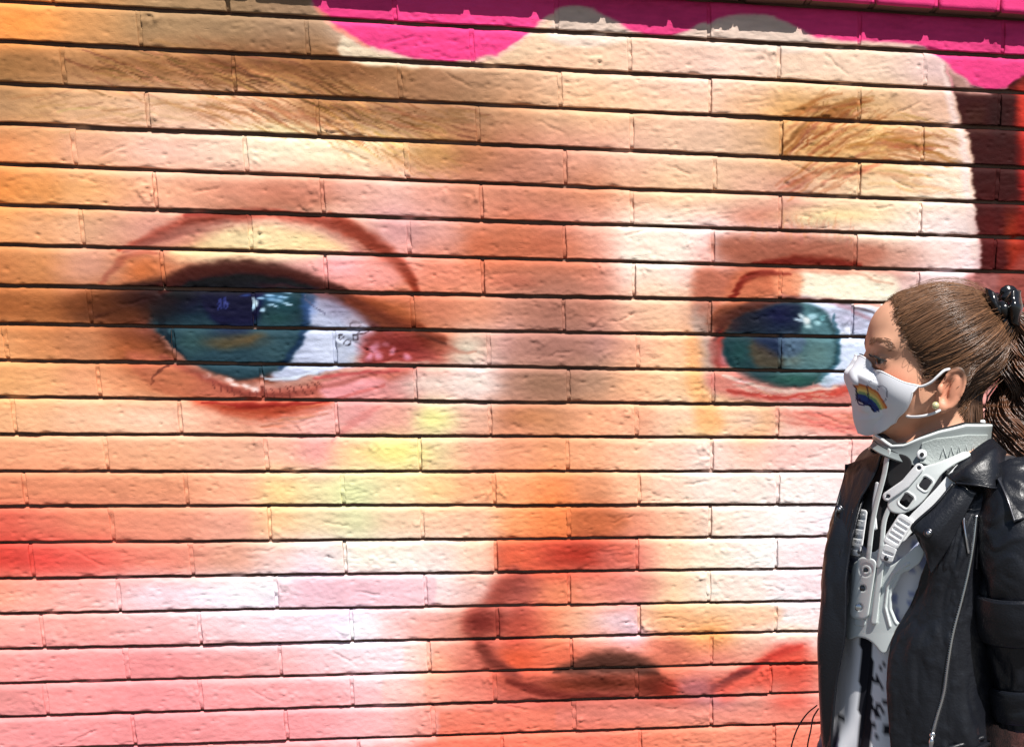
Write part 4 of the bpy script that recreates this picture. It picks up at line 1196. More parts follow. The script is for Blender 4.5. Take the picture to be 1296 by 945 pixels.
# baby hairs at the brow and temples, flyaways
n = 320
t0 = hr.random(n) * .55
p0 = cat_eval(HL3, t0); p0[:, 2] *= np.where(hr.random(n) < .7, 1, -1)
p0 = p0 + np.stack([hr.normal(2, 3, n), hr.normal(0, 2, n), np.zeros(n)], -1)
sk = on_skin(head_v(p0), .0004) - HC
p0 = np.stack([sk @ HF, sk[:, 2], sk @ HS], -1) * 1000
d = np.stack([-hr.uniform(6, 22, n), hr.uniform(-9, 8, n), hr.normal(0, 2, n)], -1)
tt = np.linspace(0, 1, 6)[None, :, None]
out = (p0 - CRC) / CRR
P = p0[:, None] + d[:, None] * tt + out[:, None] * (6 * np.sin(np.pi * tt) * hr.random((n, 1, 1)))
parts_h.append(strands(head_v(P), np.array([.0002, .00028, .00028, .00025, .0002, .0001]), np.tile([.13, .07, .038], (n, 1)) * hr.uniform(.6, 1.4, (n, 1))))

# long flyaways standing off the crown
P, c = comb(150, 4.0, 9, .5)
q_ = (P - HC) / np.linalg.norm(P - HC, axis=2)[..., None]
P = P + q_ * (hr.uniform(.001, .009, (150, 1)) * np.sin(np.linspace(0, np.pi, 14))[None] ** 2)[..., None]
parts_h.append(strands(P, np.array([.0001] + [.00022] * 12 + [.0002]), c * 1.3))

# ponytail: loose curls
tail_c = LL([(1266, 396, .0), (1284, 402, .005), (1296, 440, .01), (1296, 490, .0), (1290, 540, -.01), (1284, 585, -.02), (1294, 630, -.03), (1302, 668, -.03)])
n, m = 1500, 34
tt = np.linspace(0, 1, m)
cen = cat_eval(tail_c, tt)
locks = hr.integers(0, 22, n)
la = hr.random(22) * 2 * np.pi
lr = np.sqrt(hr.random(22)) * .030
lph, lfr = hr.random(22) * 2 * np.pi, hr.uniform(2.8, 4.6, 22)
env = np.interp(tt, [0, .06, .2, .6, 1], [.25, .5, .95, 1.15, .9])
ang = la[locks][:, None] + hr.normal(0, .14, n)[:, None] + tt[None] * 1.2
rad = lr[locks][:, None] * env[None] + hr.normal(0, .0022, n)[:, None] * env[None]
curl = .0140 * np.clip(tt * 2.2, 0, 1)[None]
ph = lph[locks][:, None] + lfr[locks][:, None] * 2 * np.pi * tt[None] + hr.normal(0, .35, n)[:, None]
P = cen[None] + np.stack([rad * np.cos(ang) + curl * np.cos(ph), rad * np.sin(ang) + curl * np.sin(ph), .004 * np.sin(ph * .7)], -1)
ln = hr.uniform(.75, 1.0, n)
cut = np.minimum(tt[None], ln[:, None])
P = np.stack([np.stack([np.interp(cut[i], tt, P[i, :, k]) for k in range(3)], -1) for i in range(n)])
lc = hr.uniform(.5, 1.5, 22)
c = np.array([.090, .036, .017]) * (lc[locks] * hr.uniform(.75, 1.25, n))[:, None]
parts_h.append(strands(P, np.array([.0009] * 30 + [.0008, .0006, .0004, .0002]), c))
n0 = 0
VV, FF, CC = [], [], []
for v, f, c in parts_h:
    VV.append(v); FF.append(f + n0); CC.append(c); n0 += len(v)
hair = mesh_obj('hair', np.vstack(VV), np.vstack(FF), mat_hair, girl, np.vstack(CC))

# black satin scrunchie with a bow
sc_c = L(1269, 391, .0)
axd = np.array([.80, .1, -.35]); axd /= np.linalg.norm(axd)
a1 = np.cross(axd, [0, 1, 0]); a1 /= np.linalg.norm(a1); a2 = np.cross(axd, a1)
u_, v_ = np.meshgrid(np.linspace(0, 2 * np.pi, 97), np.linspace(0, 2 * np.pi, 25))
mr = .0085 * (1 + .38 * np.sin(u_ * 11 + 1.5 * np.sin(v_)) * .6 + .2 * np.sin(u_ * 17 + v_ * 2))
MR = .0165 + .003 * np.sin(u_ * 5)
G = sc_c + ((MR + mr * np.cos(v_))[..., None] * (np.cos(u_)[..., None] * a1 + np.sin(u_)[..., None] * a2)) + (mr * 1.25 * np.sin(v_))[..., None] * axd
scr = mesh_obj('scrunchie', G.reshape(-1, 3), grid_faces(25, 97), mat_satin, girl)
def ribbon(name, net, nu=18, nv=24, th=.0008, amp=.0022, mat=mat_satin, parent=scr, seed=1):
    G = sheet(net, nu, nv)
    N = grid_normals(G)
    i, j = np.meshgrid(np.linspace(0, 1, nu), np.linspace(0, 1, nv))
    G = G + N * (amp * (fbm(i * 4 + seed, j * 6, i * 0 + seed, 2) - .5) * 2)[..., None]
    return cloth(name, G, mat, parent, th)
ribbon('bow_loop', [[L(1268, 388, -.022), L(1272, 396, -.024), L(1275, 402, -.022)], [L(1258, 370, -.036), L(1262, 386, -.044), L(1266, 402, -.036)], [L(1247, 364, -.026), L(1249, 382, -.030), L(1256, 404, -.026)], [L(1254, 368, -.010), L(1257, 388, -.010), L(1262, 402, -.010)], [L(1268, 388, -.015), L(1272, 396, -.015), L(1275, 402, -.015)]], seed=2)
ribbon('bow_loop', [[L(1268, 386, -.022), L(1271, 394, -.026), L(1272, 402, -.022)], [L(1280, 368, -.040), L(1284, 388, -.048), L(1282, 410, -.038)], [L(1291, 368, -.026), L(1294, 388, -.028), L(1290, 414, -.026)], [L(1280, 374, -.006), L(1283, 390, -.006), L(1280, 406, -.006)], [L(1268, 386, -.015), L(1271, 394, -.015), L(1272, 402, -.015)]], seed=3)
ribbon('bow_tail', [[L(1266, 390, -.026), L(1274, 394, -.028), L(1278, 398, -.024)], [L(1268, 402, -.034), L(1276, 408, -.036), L(1282, 408, -.03)], [L(1266, 416, -.03), L(1275, 422, -.034), L(1284, 420, -.028)]], 10, 14, seed=4)
kn, kf = tube(cat_eval(np.array([L(1266, 383, -.030), L(1271, 391, -.036), L(1272, 402, -.030)]), np.linspace(0, 1, 12)), [.004, .0075, .005], 10)
mesh_obj('bow_knot', kn, kf, mat_satin, scr)

# ------------------------------------------------------------------ face mask with a printed rainbow
top_e = [(1094, 456), (1100, 458), (1110, 464), (1128, 477), (1142, 484), (1156, 487)]
bot_e = [(1086, 547), (1096, 550), (1108, 548), (1122, 540), (1132, 532), (1140, 526)]
seam = [(1094, 456), (1080, 462), (1069, 471), (1071, 485), (1077, 502), (1079, 516), (1081, 532), (1086, 547)]
back = [(1156, 487), (1154, 494), (1151, 501), (1147, 509), (1143, 518), (1140, 526)]
nm, nk = 60, 60
s_, t_ = np.linspace(0, 1, nm), np.linspace(0, 1, nk)
ev = lambda q, t: cat_eval(np.array(q, float), t)
Te, Be, Se, Ke = ev(top_e, s_), ev(bot_e, s_), ev(seam, t_), ev(back, t_)
S2, T2 = s_[None, :, None], t_[:, None, None]
PX = (1 - T2) * Te[None] + T2 * Be[None] + (1 - S2) * Se[:, None] + S2 * Ke[:, None] - ((1 - S2) * (1 - T2) * Te[0] + S2 * (1 - T2) * Te[-1] + (1 - S2) * T2 * Be[0] + S2 * T2 * Be[-1])
lat = np.sin(S2[..., 0] * np.pi / 2) ** .85 * np.interp(t_, [0, .25, .6, 1], [.050, .060, .047, .027])[:, None]
puff = .006 * np.sin(np.pi * S2[..., 0]) * np.sin(np.pi * T2[..., 0])
fold = .0022 * np.exp(-((T2[..., 0] - .84 + .1 * S2[..., 0]) / .02) ** 2) * np.sin(np.pi * np.clip(S2[..., 0] * 1.4, 0, 1)) + .0016 * (fbm(PX[..., 0] * .06, PX[..., 1] * .06, PX[..., 0] * 0, 2) - .5)
def mask_paint(px, py):
    c = np.tile(np.array([.76, .77, .82]), (px.size, 1)).reshape(px.shape + (3,))
    r = np.hypot(px - 1083, py - 531)
    a = np.degrees(np.arctan2(531 - py, px - 1083))
    wob = 1.2 * (noise3(px * .2, py * .2, px * 0) - .5)
    for lo, hi, k in ((43, 46, (.62, .20, .07)), (39.5, 43, (.78, .42, .12)), (36, 39.5, (.80, .66, .22)), (33, 36, (.22, .38, .18)), (27, 33, (.035, .07, .24)), (24.5, 27, (.012, .014, .07))):
        m = ((r + wob > lo) & (r + wob <= hi) & (a > 22) & (a < 89))[..., None]
        c = np.where(m, np.array(k), c)
    def line(pts, w, k):
        nonlocal c
        q = ev(pts, np.linspace(0, 1, 30))
        d = np.min(np.hypot(px[..., None] - q[:, 0], py[..., None] - q[:, 1]), -1)
        c = np.where((d < w)[..., None], np.array(k), c)
    line([(1083, 486), (1085, 497), (1088, 508), (1096, 511)], 1.0, (.02, .02, .06))
    line([(1098, 487), (1099, 498), (1101, 508)], .8, (.02, .02, .06))
    line([(1100, 483), (1108, 481), (1113, 487), (1112, 493)], .6, (.16, .16, .22))
    line([(1112, 489), (1120, 488), (1125, 494), (1124, 503), (1120, 507)], .6, (.16, .16, .22))
    line([(1088, 509), (1094, 512), (1100, 507), (1106, 513), (1112, 519)], 1.4, (.03, .04, .16))
    return c
gm, cm = [], []
for sd in (-1, 1):
    base = lat + puff
    if sd < 0:
        G = np.stack([Lv for Lv in [np.array([[L(PX[i, j, 0], PX[i, j, 1], -(base[i, j] + fold[i, j])) for j in range(nm)] for i in range(nk)])]])[0]
    else:
        # far half: mirrored through the head's middle plane
        q = gm[0] - HC
        G = gm[0] - 2 * (q @ HS)[..., None] * HS + 2 * ((gm[0][:, :1] - HC) @ HS)[..., None] * HS
    # the cloth lies over the cheek, never inside it
    q = G.reshape(-1, 3)
    for _ in range(3):
        fld = body_field((q[:, 0], q[:, 1], q[:, 2]))
        near_ = fld < .0035
        if near_.any():
            q[near_] = on_skin(q[near_], .0036)
    G = q.reshape(nk, nm, 3)
    gm.append(G)
    cm.append(mask_paint(PX[..., 0], PX[..., 1]) if sd < 0 else np.tile([.76, .77, .82], (nk, nm, 1)))
Gm = np.concatenate([gm[1][:, ::-1], gm[0][:, 1:]], 1)
Cm = np.concatenate([cm[1][:, ::-1], cm[0][:, 1:]], 1)
mask = cloth('face_mask', Gm, mat_mask, girl, .0016, Cm)
hem = [tube(Gm[0], .0012, 6), tube(Gm[-1], .0012, 6), tube(Gm[:, -1], .0014, 6), tube(Gm[:, nm - 1], .0006, 6)]
hv, hf_ = join(hem)
mesh_obj('hem', hv, hf_, mat_elastic, mask)
for pts in ([(1155, 488, -.053), (1166, 489, -.063), (1178, 484, -.069), (1187, 476, -.072), (1195, 469, -.072), (1202, 467, -.068)],
            [(1141, 523, -.034), (1150, 527, -.049), (1164, 527, -.064), (1178, 524, -.070), (1188, 520, -.071), (1196, 514, -.066)]):
    q = cat_eval(LL(pts), np.linspace(0, 1, 26))
    v, f = tube(q, .0018, 8)
    mesh_obj('ear_loop', v, f, mat_elastic, mask)
ec = L(1184, 513, -.079)
uu, vv = np.meshgrid(np.linspace(0, 2 * np.pi, 21), np.linspace(0, np.pi, 12))
G = ec + .0046 * np.stack([np.sin(vv) * np.cos(uu), np.cos(vv), np.sin(vv) * np.sin(uu)], -1)
mesh_obj('earring', G.reshape(-1, 3), grid_faces(12, 21), mat_pearl, girl)
# ------------------------------------------------------------------ dress under the brace
def Lv(px, py, d):
    px, py, d = np.broadcast_arrays(np.asarray(px, float), np.asarray(py, float), np.asarray(d, float))
    r = np.stack([(px - PCX) / FOCAL, (py - PCY) / FOCAL, np.ones_like(px)], -1) @ CAM_R.T
    t = (D0 + d) / (r @ EY)
    p = r * t[..., None]
    return np.stack([p @ EX - LX0, d, p[..., 2] + CAM_C[2]], -1)

TK = list(TC); TCX = [v[0] for v in TC.values()]
def chest(px, py, off=0.0):
    """depth of the front of the trunk at a sketch position, off metres proud of it"""
    px, py = np.asarray(px, float), np.asarray(py, float)
    rel = (px - np.interp(py, TK, TCX)) * PXM * np.interp(py, [600, 945], [1, 1.05])
    a = np.interp(py, [560, 600, 690, 800, 900, 945], [.072, .080, .088, .086, .092, .098]) + off
    b = np.interp(py, [560, 600, 690, 800, 900, 945], [.105, .118, .122, .112, .120, .126]) + off
    A = .5 * (1 / a ** 2 + 1 / b ** 2); Bq = rel * (1 / a ** 2 - 1 / b ** 2); C = rel ** 2 * A - 1
    disc_ = np.maximum(Bq ** 2 - 4 * A * C, 0)
    return (-Bq - np.sqrt(disc_)) / (2 * A)

lv = [560, 590, 640, 700, 760, 820, 880, 945, 985, 1040, 1120]
fa = [.050, .068, .078, .084, .083, .084, .090, .098, .118, .150, .185]
lb = [.060, .096, .112, .116, .110, .108, .114, .124, .145, .175, .210]
nr, nc = 110, 150
tv = np.linspace(0, 1, nr)
lev = np.interp(tv, np.linspace(0, 1, len(lv)), lv)
A_, B_ = np.interp(lev, lv, fa), np.interp(lev, lv, lb)
ph = np.linspace(0, 2 * np.pi, nc)
cz = Lv(np.interp(lev, TK, TCX), lev, np.zeros(nr))
rip = 1 + (.02 + .07 * smooth(850, 1000, lev))[:, None] * (np.sin(ph[None] * 15 + 2 * np.sin(lev[:, None] * .02)) * .5 + (fbm(ph[None] * 6 + 0 * lev[:, None], lev[:, None] * .02 + 0 * ph[None], 0 * ph[None] + 0 * lev[:, None], 2) - .5))
G = cz[:, None] + TF * (A_[:, None] * np.cos(ph)[None] * rip)[..., None] + TS * (B_[:, None] * np.sin(ph)[None] * rip)[..., None]
px, py = to_sheet(G.reshape(-1, 3))
px, py = px.reshape(nr, nc), py.reshape(nr, nc)
dc = np.tile(np.array([.84, .84, .88]), (nr, nc, 1))
fl = fbm(px * .09, py * .09, px * 0 + 4, 2)
dc = np.where(((fl > .60) & (py < 800))[..., None], np.array([.36, .40, .62]), dc)
front = (np.cos(ph) > .1)[None, :, None] & np.ones((nr, 1, 1), bool)
blk = ((px > np.interp(py, [800, 945], [1090, 1086])) & (px < np.interp(py, [800, 945], [1106, 1103])) & (py > 790))[..., None]
dc = np.where(front & blk, np.array([.010, .010, .016]), dc)
for (x0, y0, x1, y1, w) in [(1108, 861, 1118, 868, 2.2), (1112, 856, 1116, 852, 1.6), (1106, 897, 1122, 886, 3.2), (1110, 905, 1122, 897, 2.4), (1115, 845, 1119, 838, 1.5), (1106, 915, 1124, 918, 2.2), (1062, 906, 1082, 912, 1.6), (1108, 930, 1124, 925, 2)]:
    dx, dy = x1 - x0, y1 - y0
    t = np.clip(((px - x0) * dx + (py - y0) * dy) / (dx * dx + dy * dy), 0, 1)
    dc = np.where(front & (np.hypot(px - x0 - t * dx, py - y0 - t * dy) < w)[..., None], np.array([.012, .012, .02]), dc)
vio = smooth(905, 950, py + 30 * (fbm(px * .05, py * .02, px * 0, 2) - .5))[..., None] * ((px < 1062) | (py > 960))[..., None]
dc = dc * (1 - vio) + np.array([.10, .075, .15]) * vio
dress = cloth('dress', G, mat_dress, girl, .0015, dc)
for pts in ([(1034, 892, .03), (1022, 902, .02), (1012, 916, .01), (1005, 932, .01), (1001, 950, .02), (1004, 975, .05)], [(1036, 896, .035), (1029, 908, .025), (1026, 924, .02), (1022, 944, .02), (1022, 972, .05)]):
    v, f = tube(cat_eval(LL(pts), np.linspace(0, 1, 30)), .0011, 6)
    mesh_obj('drawcord', v, f, mat_satin, dress)

# ------------------------------------------------------------------ neck and chest brace
def box_sd(x, y, cx, cy, hx, hy, rot=0, r=2):
    ca, sa = math.cos(math.radians(rot)), math.sin(math.radians(rot))
    dx, dy = x - cx, y - cy
    u, v = dx * ca + dy * sa, -dx * sa + dy * ca
    qx, qy = np.abs(u) - hx + r, np.abs(v) - hy + r
    return np.hypot(np.maximum(qx, 0), np.maximum(qy, 0)) + np.minimum(np.maximum(qx, qy), 0) - r
def seg_sd(x, y, pts, r):
    best = 1e9
    for (ax, ay), (bx_, by_) in zip(pts[:-1], pts[1:]):
        dx, dy = bx_ - ax, by_ - ay
        t = np.clip(((x - ax) * dx + (y - ay) * dy) / (dx * dx + dy * dy + 1e-9), 0, 1)
        best = np.minimum(best, np.hypot(x - ax - t * dx, y - ay - t * dy))
    return best - r
def slab(d2, w, w0, th, r=1.2):
    """solid of a flat outline d2, thickness th about height w0, rounded edges"""
    dw = np.abs(w - w0) - th / 2
    a, b = d2 + r, dw + r
    return np.hypot(np.maximum(a, 0), np.maximum(b, 0)) + np.minimum(np.maximum(a, b), 0) - r
def relief(name, fn, bounds, wr, mat, parent, step=1.0, base=.0, depth=chest):
    """implicit plate lying on the chest: fn(px, py, w), w in sketch units above the surface"""
    x0, x1, y0, y1 = bounds
    xs, ys, ws = np.arange(x0, x1 + step, step), np.arange(y0, y1 + step, step), np.arange(wr[0], wr[1] + .8, .8)
    X, Y, W = np.meshgrid(xs, ys, ws, indexing='ij')
    V, F = surface_net(fn(X, Y, W), xs, ys, ws)
    d = depth(V[:, 0], V[:, 1]) - base - V[:, 2] * PXM
    P = Lv(V[:, 0], V[:, 1], d)
    return mesh_obj(name, P, F, mat, parent)

brace = empty('neck_brace')
brace.parent = girl
sp = spline
MAIN = sp([(1079, 716), (1090, 708), (1112, 712), (1126, 716), (1146, 702), (1161, 690), (1170, 697), (1164, 712), (1148, 724), (1140, 738), (1134, 756), (1136, 772), (1140, 784), (1132, 800), (1124, 822), (1116, 826), (1106, 815), (1096, 808), (1084, 806), (1072, 808), (1066, 790), (1066, 772), (1074, 764), (1077, 740)], 4, True)
def f_main(x, y, w):
    f = slab(poly_sd(x, y, MAIN), w, 4, 5, 1.6)
    hole = seg_sd(x, y, [(1148, 732), (1138, 752), (1138, 768), (1143, 780)], 9.0)
    f = smax(f, -hole, 1.0)
    rib = seg_sd(x, y, [(1150, 713), (1131, 726), (1123, 744), (1120, 768), (1126, 792)], 1.6)
    f = smin(f, slab(rib, w, 7, 3, 1.2), 1.0)
    groove = seg_sd(x, y, [(1117, 722), (1113, 760), (1112, 786)], 1.0)
    f = smax(f, -slab(groove, w, 7.5, 3, .8), .8)
    rim = np.abs(hole - 3.2) - .9
    return smin(f, slab(np.maximum(rim, poly_sd(x, y, MAIN) + 2), w, 6.6, 2.2, .8), .8)
relief('chest_plate', f_main, (1060, 1176, 684, 832), (-1, 12), mat_grey_plastic, brace, 1.0, .004)
def f_slide(x, y, w):
    f = slab(box_sd(x, y, 1092, 744, 12.5, 39, 9, 8), w, 8.5, 6, 2)
    for cx_, cy_, r_ in ((1096, 721, 3.0), (1092, 744, 4.2), (1087.5, 768, 4.6)):
        f = smax(f, -(np.hypot(x - cx_, (y - cy_)) - r_ + 0 * w), .8)
    ring = np.abs(np.hypot(x - 1096, y - 721) - 7.5) - 1.2
    f = smax(f, -slab(ring, w, 11.6, 2, .5), .5)
    return smin(f, slab(box_sd(x, y, 1110.5, 750, 4.0, 40, 7, 3), w, 8, 4, 1.2), .5)
relief('slide_rail', f_slide, (1068, 1124, 698, 800), (3, 14), mat_pale_plastic, brace, .9, .004)
for (cx_, cy_, r_) in ((1096, 721, .0030), (1092, 744, .0034), (1087.5, 768, .0050)):
    d = float(chest(cx_, cy_)) - .004 - 6.5 * PXM
    v, f = disc(L(cx_, cy_, d), (-.35, -1, .1), r_, .0035)
    mesh_obj('rivet', v, f, mat_gun if r_ < .004 else mat_chrome, brace)
lock = relief('release_catch', lambda x, y, w: slab(box_sd(x, y, 1088, 787, 7.5, 5, 12, 4), w, 5.5, 5, 1.5), (1076, 1100, 778, 797), (1, 10), mat_grey_plastic, brace, 1.0, .004)
# two slim struts from the collar to the rail
relief('strut', lambda x, y, w: slab(seg_sd(x, y, sp([(1124, 570), (1119, 600), (1110, 634), (1104, 664), (1099, 706)], 4), 3.2), w, 7, 5, 1.6), (1090, 1132, 562, 714), (2, 12), mat_grey_plastic, brace, 1.0, .006)
relief('strut', lambda x, y, w: slab(seg_sd(x, y, sp([(1139, 622), (1127, 640), (1119, 660), (1116, 690), (1112, 716)], 4), 3.2), w, 7, 5, 1.6), (1104, 1148, 614, 724), (2, 12), mat_grey_plastic, brace, 1.0, .006)
relief('strut', lambda x, y, w: slab(seg_sd(x, y, sp([(1110, 612), (1106, 640), (1108, 668)], 4), 2.4), w, 5, 4, 1.4), (1100, 1118, 604, 676), (0, 10), mat_white_strap, brace, 1.0, .006)
# bracket with two square windows and the white link beside it
BRK = sp([(1124, 634), (1138, 622), (1152, 606), (1164, 592), (1184, 586), (1204, 578), (1222, 571), (1228, 577), (1208, 588), (1192, 600), (1181, 616), (1170, 632), (1156, 644), (1140, 650), (1126, 646)], 4, True)
def f_brk(x, y, w):
    f = slab(poly_sd(x, y, BRK), w, 6, 5, 1.6)
    for cx_, cy_, h_ in ((1147, 633, 8), (1171, 612, 7.5)):
        b = box_sd(x, y, cx_, cy_, h_ * .8, h_, 35, 3)
        f = smax(f, -b, .8)
        f = smin(f, slab(np.abs(b - 2) - .8, w, 8.8, 1.8, .6), .6)
    return f
relief('side_bracket', f_brk, (1116, 1242, 564, 660), (1, 13), mat_pale_plastic, brace, 1.0, .008)
def f_link(x, y, w):
    f = slab(seg_sd(x, y, [(1163, 592), (1146, 612), (1123, 628)], 6.0), w, 9, 5, 1.8)
    for cx_, cy_ in ((1163, 592), (1124, 628)):
        f = smax(f, -(np.hypot(x - cx_, y - cy_) - 2.6 + 0 * w), .6)
    return f
relief('link_bar', f_link, (1112, 1174, 582, 640), (4, 15), mat_white_strap, brace, .9, .008)
# webbing over the shoulder with its ribbed buckles
relief('shoulder_strap', lambda x, y, w: slab(seg_sd(x, y, [(1216, 594), (1190, 624), (1160, 655), (1140, 678)], 8) , w, 5.5, 2.5, .8), (1122, 1232, 582, 696), (2, 9), mat_white_strap, brace, 1.0, .007)
def buckle(cx_, cy_, hx, hy, rot, bounds, slots):
    def fn(x, y, w):
        f = slab(box_sd(x, y, cx_, cy_, hx, hy, rot, 4), w, 7, 6, 2)
        ca, sa = math.cos(math.radians(rot)), math.sin(math.radians(rot))
        for k in range(slots):
            o = (k - (slots - 1) / 2) * hy * 1.5 / slots
            f = smax(f, -slab(box_sd(x, y, cx_ - sa * o, cy_ + ca * o, hx * .72, 1.6, rot, 1), w, 10, 4, .6), .6)
        return f
    return relief('buckle', fn, bounds, (2, 13), mat_white_strap, brace, .9, .006)
buckle(1137, 672, 11, 22, 32, (1108, 1166, 640, 704), 5)
buckle(1124, 700, 9, 11, 20, (1110, 1140, 684, 716), 1)
buckle(1087, 668, 8, 24, 8, (1070, 1104, 640, 698), 3)
buckle(1083, 694, 7, 9, 10, (1072, 1094, 682, 708), 1)
for cx_, cy_, r_ in ((1122, 706, .0032), (1088, 698, .0028), (1124, 629, .0026), (1163, 592, .0026)):
    d = float(chest(cx_, cy_)) - .006 - 9.5 * PXM
    v, f = disc(L(cx_, cy_, d), (-.35, -1, .1), r_, .0025)
    mesh_obj('rivet', v, f, mat_gun, brace)
# dark padding behind the opening under the chin
relief('chest_padding', lambda x, y, w: slab(poly_sd(x, y, sp([(1126, 574), (1146, 576), (1154, 586), (1148, 602), (1134, 616), (1124, 612), (1122, 590)], 4, True)), w, 2, 4, 1.5), (1116, 1160, 568, 622), (-2, 7), mat_pad, brace, 1.0, .004)
relief('chest_padding', lambda x, y, w: slab(poly_sd(x, y, sp([(1116, 644), (1132, 640), (1130, 664), (1118, 672)], 4, True)), w, 1, 3, 1.2), (1108, 1140, 632, 680), (-2, 5), mat_pad, brace, 1.0, .003)

# collar: a rigid band round the neck, low at the chin and high behind the ear
CN = L(1186, 570, .0)
def band(top, bottom, grow, mat, name, parent, th, nphi=140, nv=16, lo=-180, hi=180):
    """top, bottom: [(angle from the front, height)] in sketch units; angle 0 = under the chin, 90 = near side"""
    phi = np.linspace(lo, hi, nphi)
    wrap = lambda q: np.interp(np.abs(phi), [a for a, _ in q], [b for _, b in q])
    tp, bt = wrap(top), wrap(bottom)
    v = np.linspace(0, 1, nv)[:, None]
    fwd = HF * .9 + TF * .1; fwd /= np.linalg.norm(fwd)
    sd = np.array([-fwd[1], fwd[0], 0]) * 1.0
    if sd[1] > 0: sd = -sd
    ph = np.radians(phi)[None]
    ra = (.066 + .006 * np.cos(ph)) + grow
    rb = .060 + grow
    flare = .010 * (1 - v) ** 2 + .004 * v
    zz = bt[None] + (tp - bt)[None] * v
    zc = np.array([L(1186, y)[2] for y in zz.ravel()]).reshape(zz.shape)
    P = CN[:2][None, None] + ((ra + flare) * np.cos(ph))[..., None] * fwd[:2] + ((rb + flare) * np.sin(ph))[..., None] * sd[:2]
    G = np.concatenate([P, zc[..., None]], -1)
    o = mesh_obj(name, G.reshape(-1, 3), grid_faces(nv, nphi), mat, parent)
    m = o.modifiers.new('thickness', 'SOLIDIFY'); m.thickness = th; m.offset = 0
    b = o.modifiers.new('edge', 'BEVEL'); b.width = th * .35; b.segments = 2; b.limit_method = 'ANGLE'; b.angle_limit = math.radians(50)
    return o, G
c_top = [(0, 551), (16, 555), (30, 562), (44, 560), (58, 551), (75, 542), (100, 534), (130, 535), (180, 538)]
c_bot = [(0, 566), (25, 574), (50, 582), (75, 588), (100, 590), (130, 584), (180, 580)]
collar, CG = band(c_top, c_bot, .006, mat_collar, 'collar', brace, .004)
pad, _ = band([(a, b - 3.5) for a, b in c_top], [(a, b - 6) for a, b in c_bot], .0005, mat_pad, 'collar_padding', brace, .007)
rv, rf = tube(CG[-1], .0022, 8)
mesh_obj('collar_rim', rv, rf, mat_pale_plastic, collar)
# pressed panel with worn embossed marks on the near side of the collar
panel, PG = band([(58, 556), (72, 549), (100, 544), (128, 545)], [(58, 578), (72, 584), (100, 584), (128, 575)], .0095, mat_panel, 'collar_panel', collar, .003, 50, 14, 60, 126)
marks = []
for k in range(6):
    i = 12 + k * 5
    base = PG[6, i]
    nrm = np.array([base[0] - CN[0], base[1] - CN[1], 0]); nrm /= np.linalg.norm(nrm)
    q = [PG[4, i] + nrm * .0024, PG[9, i + 2] + nrm * .0024, PG[4, i + 4] + nrm * .0024]
    marks.append(tube(np.array(q), .0006, 5))
v, f = join(marks)
mesh_obj('embossed_marks', v, f, mat_grey_plastic, collar)
for px_, py_ in ((1167, 575),):
    d = -.075
    v, f = disc(L(px_, py_, d), (-.3, -1, .15), .0062, .004)
    o = mesh_obj('rivet', v, f, mat_white_strap, brace)
    v, f = disc(L(px_, py_, d - .004), (-.3, -1, .15), .0026, .0012)
    mesh_obj('rivet', v, f, mat_pad, brace)
# upright stay at the back of the collar
relief('back_stay', lambda x, y, w: slab(box_sd(x, y, 1246, 556, 3.5, 25, -6, 2), w, 0, 6, 1.2), (1238, 1256, 526, 586), (-5, 5), mat_white_strap, brace, 1.0, 0, lambda x, y: np.full_like(x, -.035))
# ------------------------------------------------------------------ black leather jacket
jr = np.random.default_rng(5)
ROWS = {588: [(1196, -0.078), (1222, -0.07), (1244, -0.045), (1252, 0.01), (1228, 0.07), (1184, 0.088), (1154, 0.078), (1124, 0.05), (1098, 0.018), (1110, -0.004)],
        612: [(1198, -0.098), (1238, -0.106), (1274, -0.098), (1290, -0.03), (1262, 0.08), (1180, 0.125), (1124, 0.125), (1096, 0.095), (1074, 0.05), (1098, -0.006)],
        660: [(1184, -0.112), (1214, -0.124), (1246, -0.116), (1276, -0.03), (1250, 0.08), (1170, 0.135), (1110, 0.135), (1076, 0.041), (1054, -0.012), (1084, -0.034)],
        710: [(1172, -0.116), (1200, -0.13), (1240, -0.12), (1280, -0.02), (1262, 0.08), (1160, 0.135), (1099, 0.13), (1064, 0.031), (1043, -0.022), (1074, -0.044)],
        760: [(1154, -0.103), (1190, -0.126), (1238, -0.122), (1290, -0.02), (1280, 0.08), (1150, 0.13), (1088, 0.125), (1059, 0.023), (1039, -0.03), (1071, -0.052)],
        810: [(1128, -0.101), (1182, -0.13), (1238, -0.124), (1298, -0.02), (1292, 0.08), (1145, 0.13), (1083, 0.12), (1055, 0.019), (1036, -0.034), (1068, -0.056)],
        870: [(1122, -0.107), (1182, -0.134), (1240, -0.126), (1300, -0.02), (1296, 0.08), (1145, 0.13), (1084, 0.12), (1054, 0.025), (1036, -0.028), (1057, -0.05)],
        935: [(1127, -0.111), (1186, -0.138), (1244, -0.128), (1300, -0.02), (1298, 0.08), (1145, 0.135), (1080, 0.125), (1054, 0.033), (1040, -0.02), (1052, -0.042)],
        968: [(1130, -0.111), (1188, -0.138), (1246, -0.128), (1300, -0.02), (1298, 0.08), (1145, 0.135), (1080, 0.125), (1058, 0.038), (1044, -0.015), (1054, -0.037)]}
net = np.array([[L(x, y, d) for x, d in cols_] for y, cols_ in ROWS.items()])
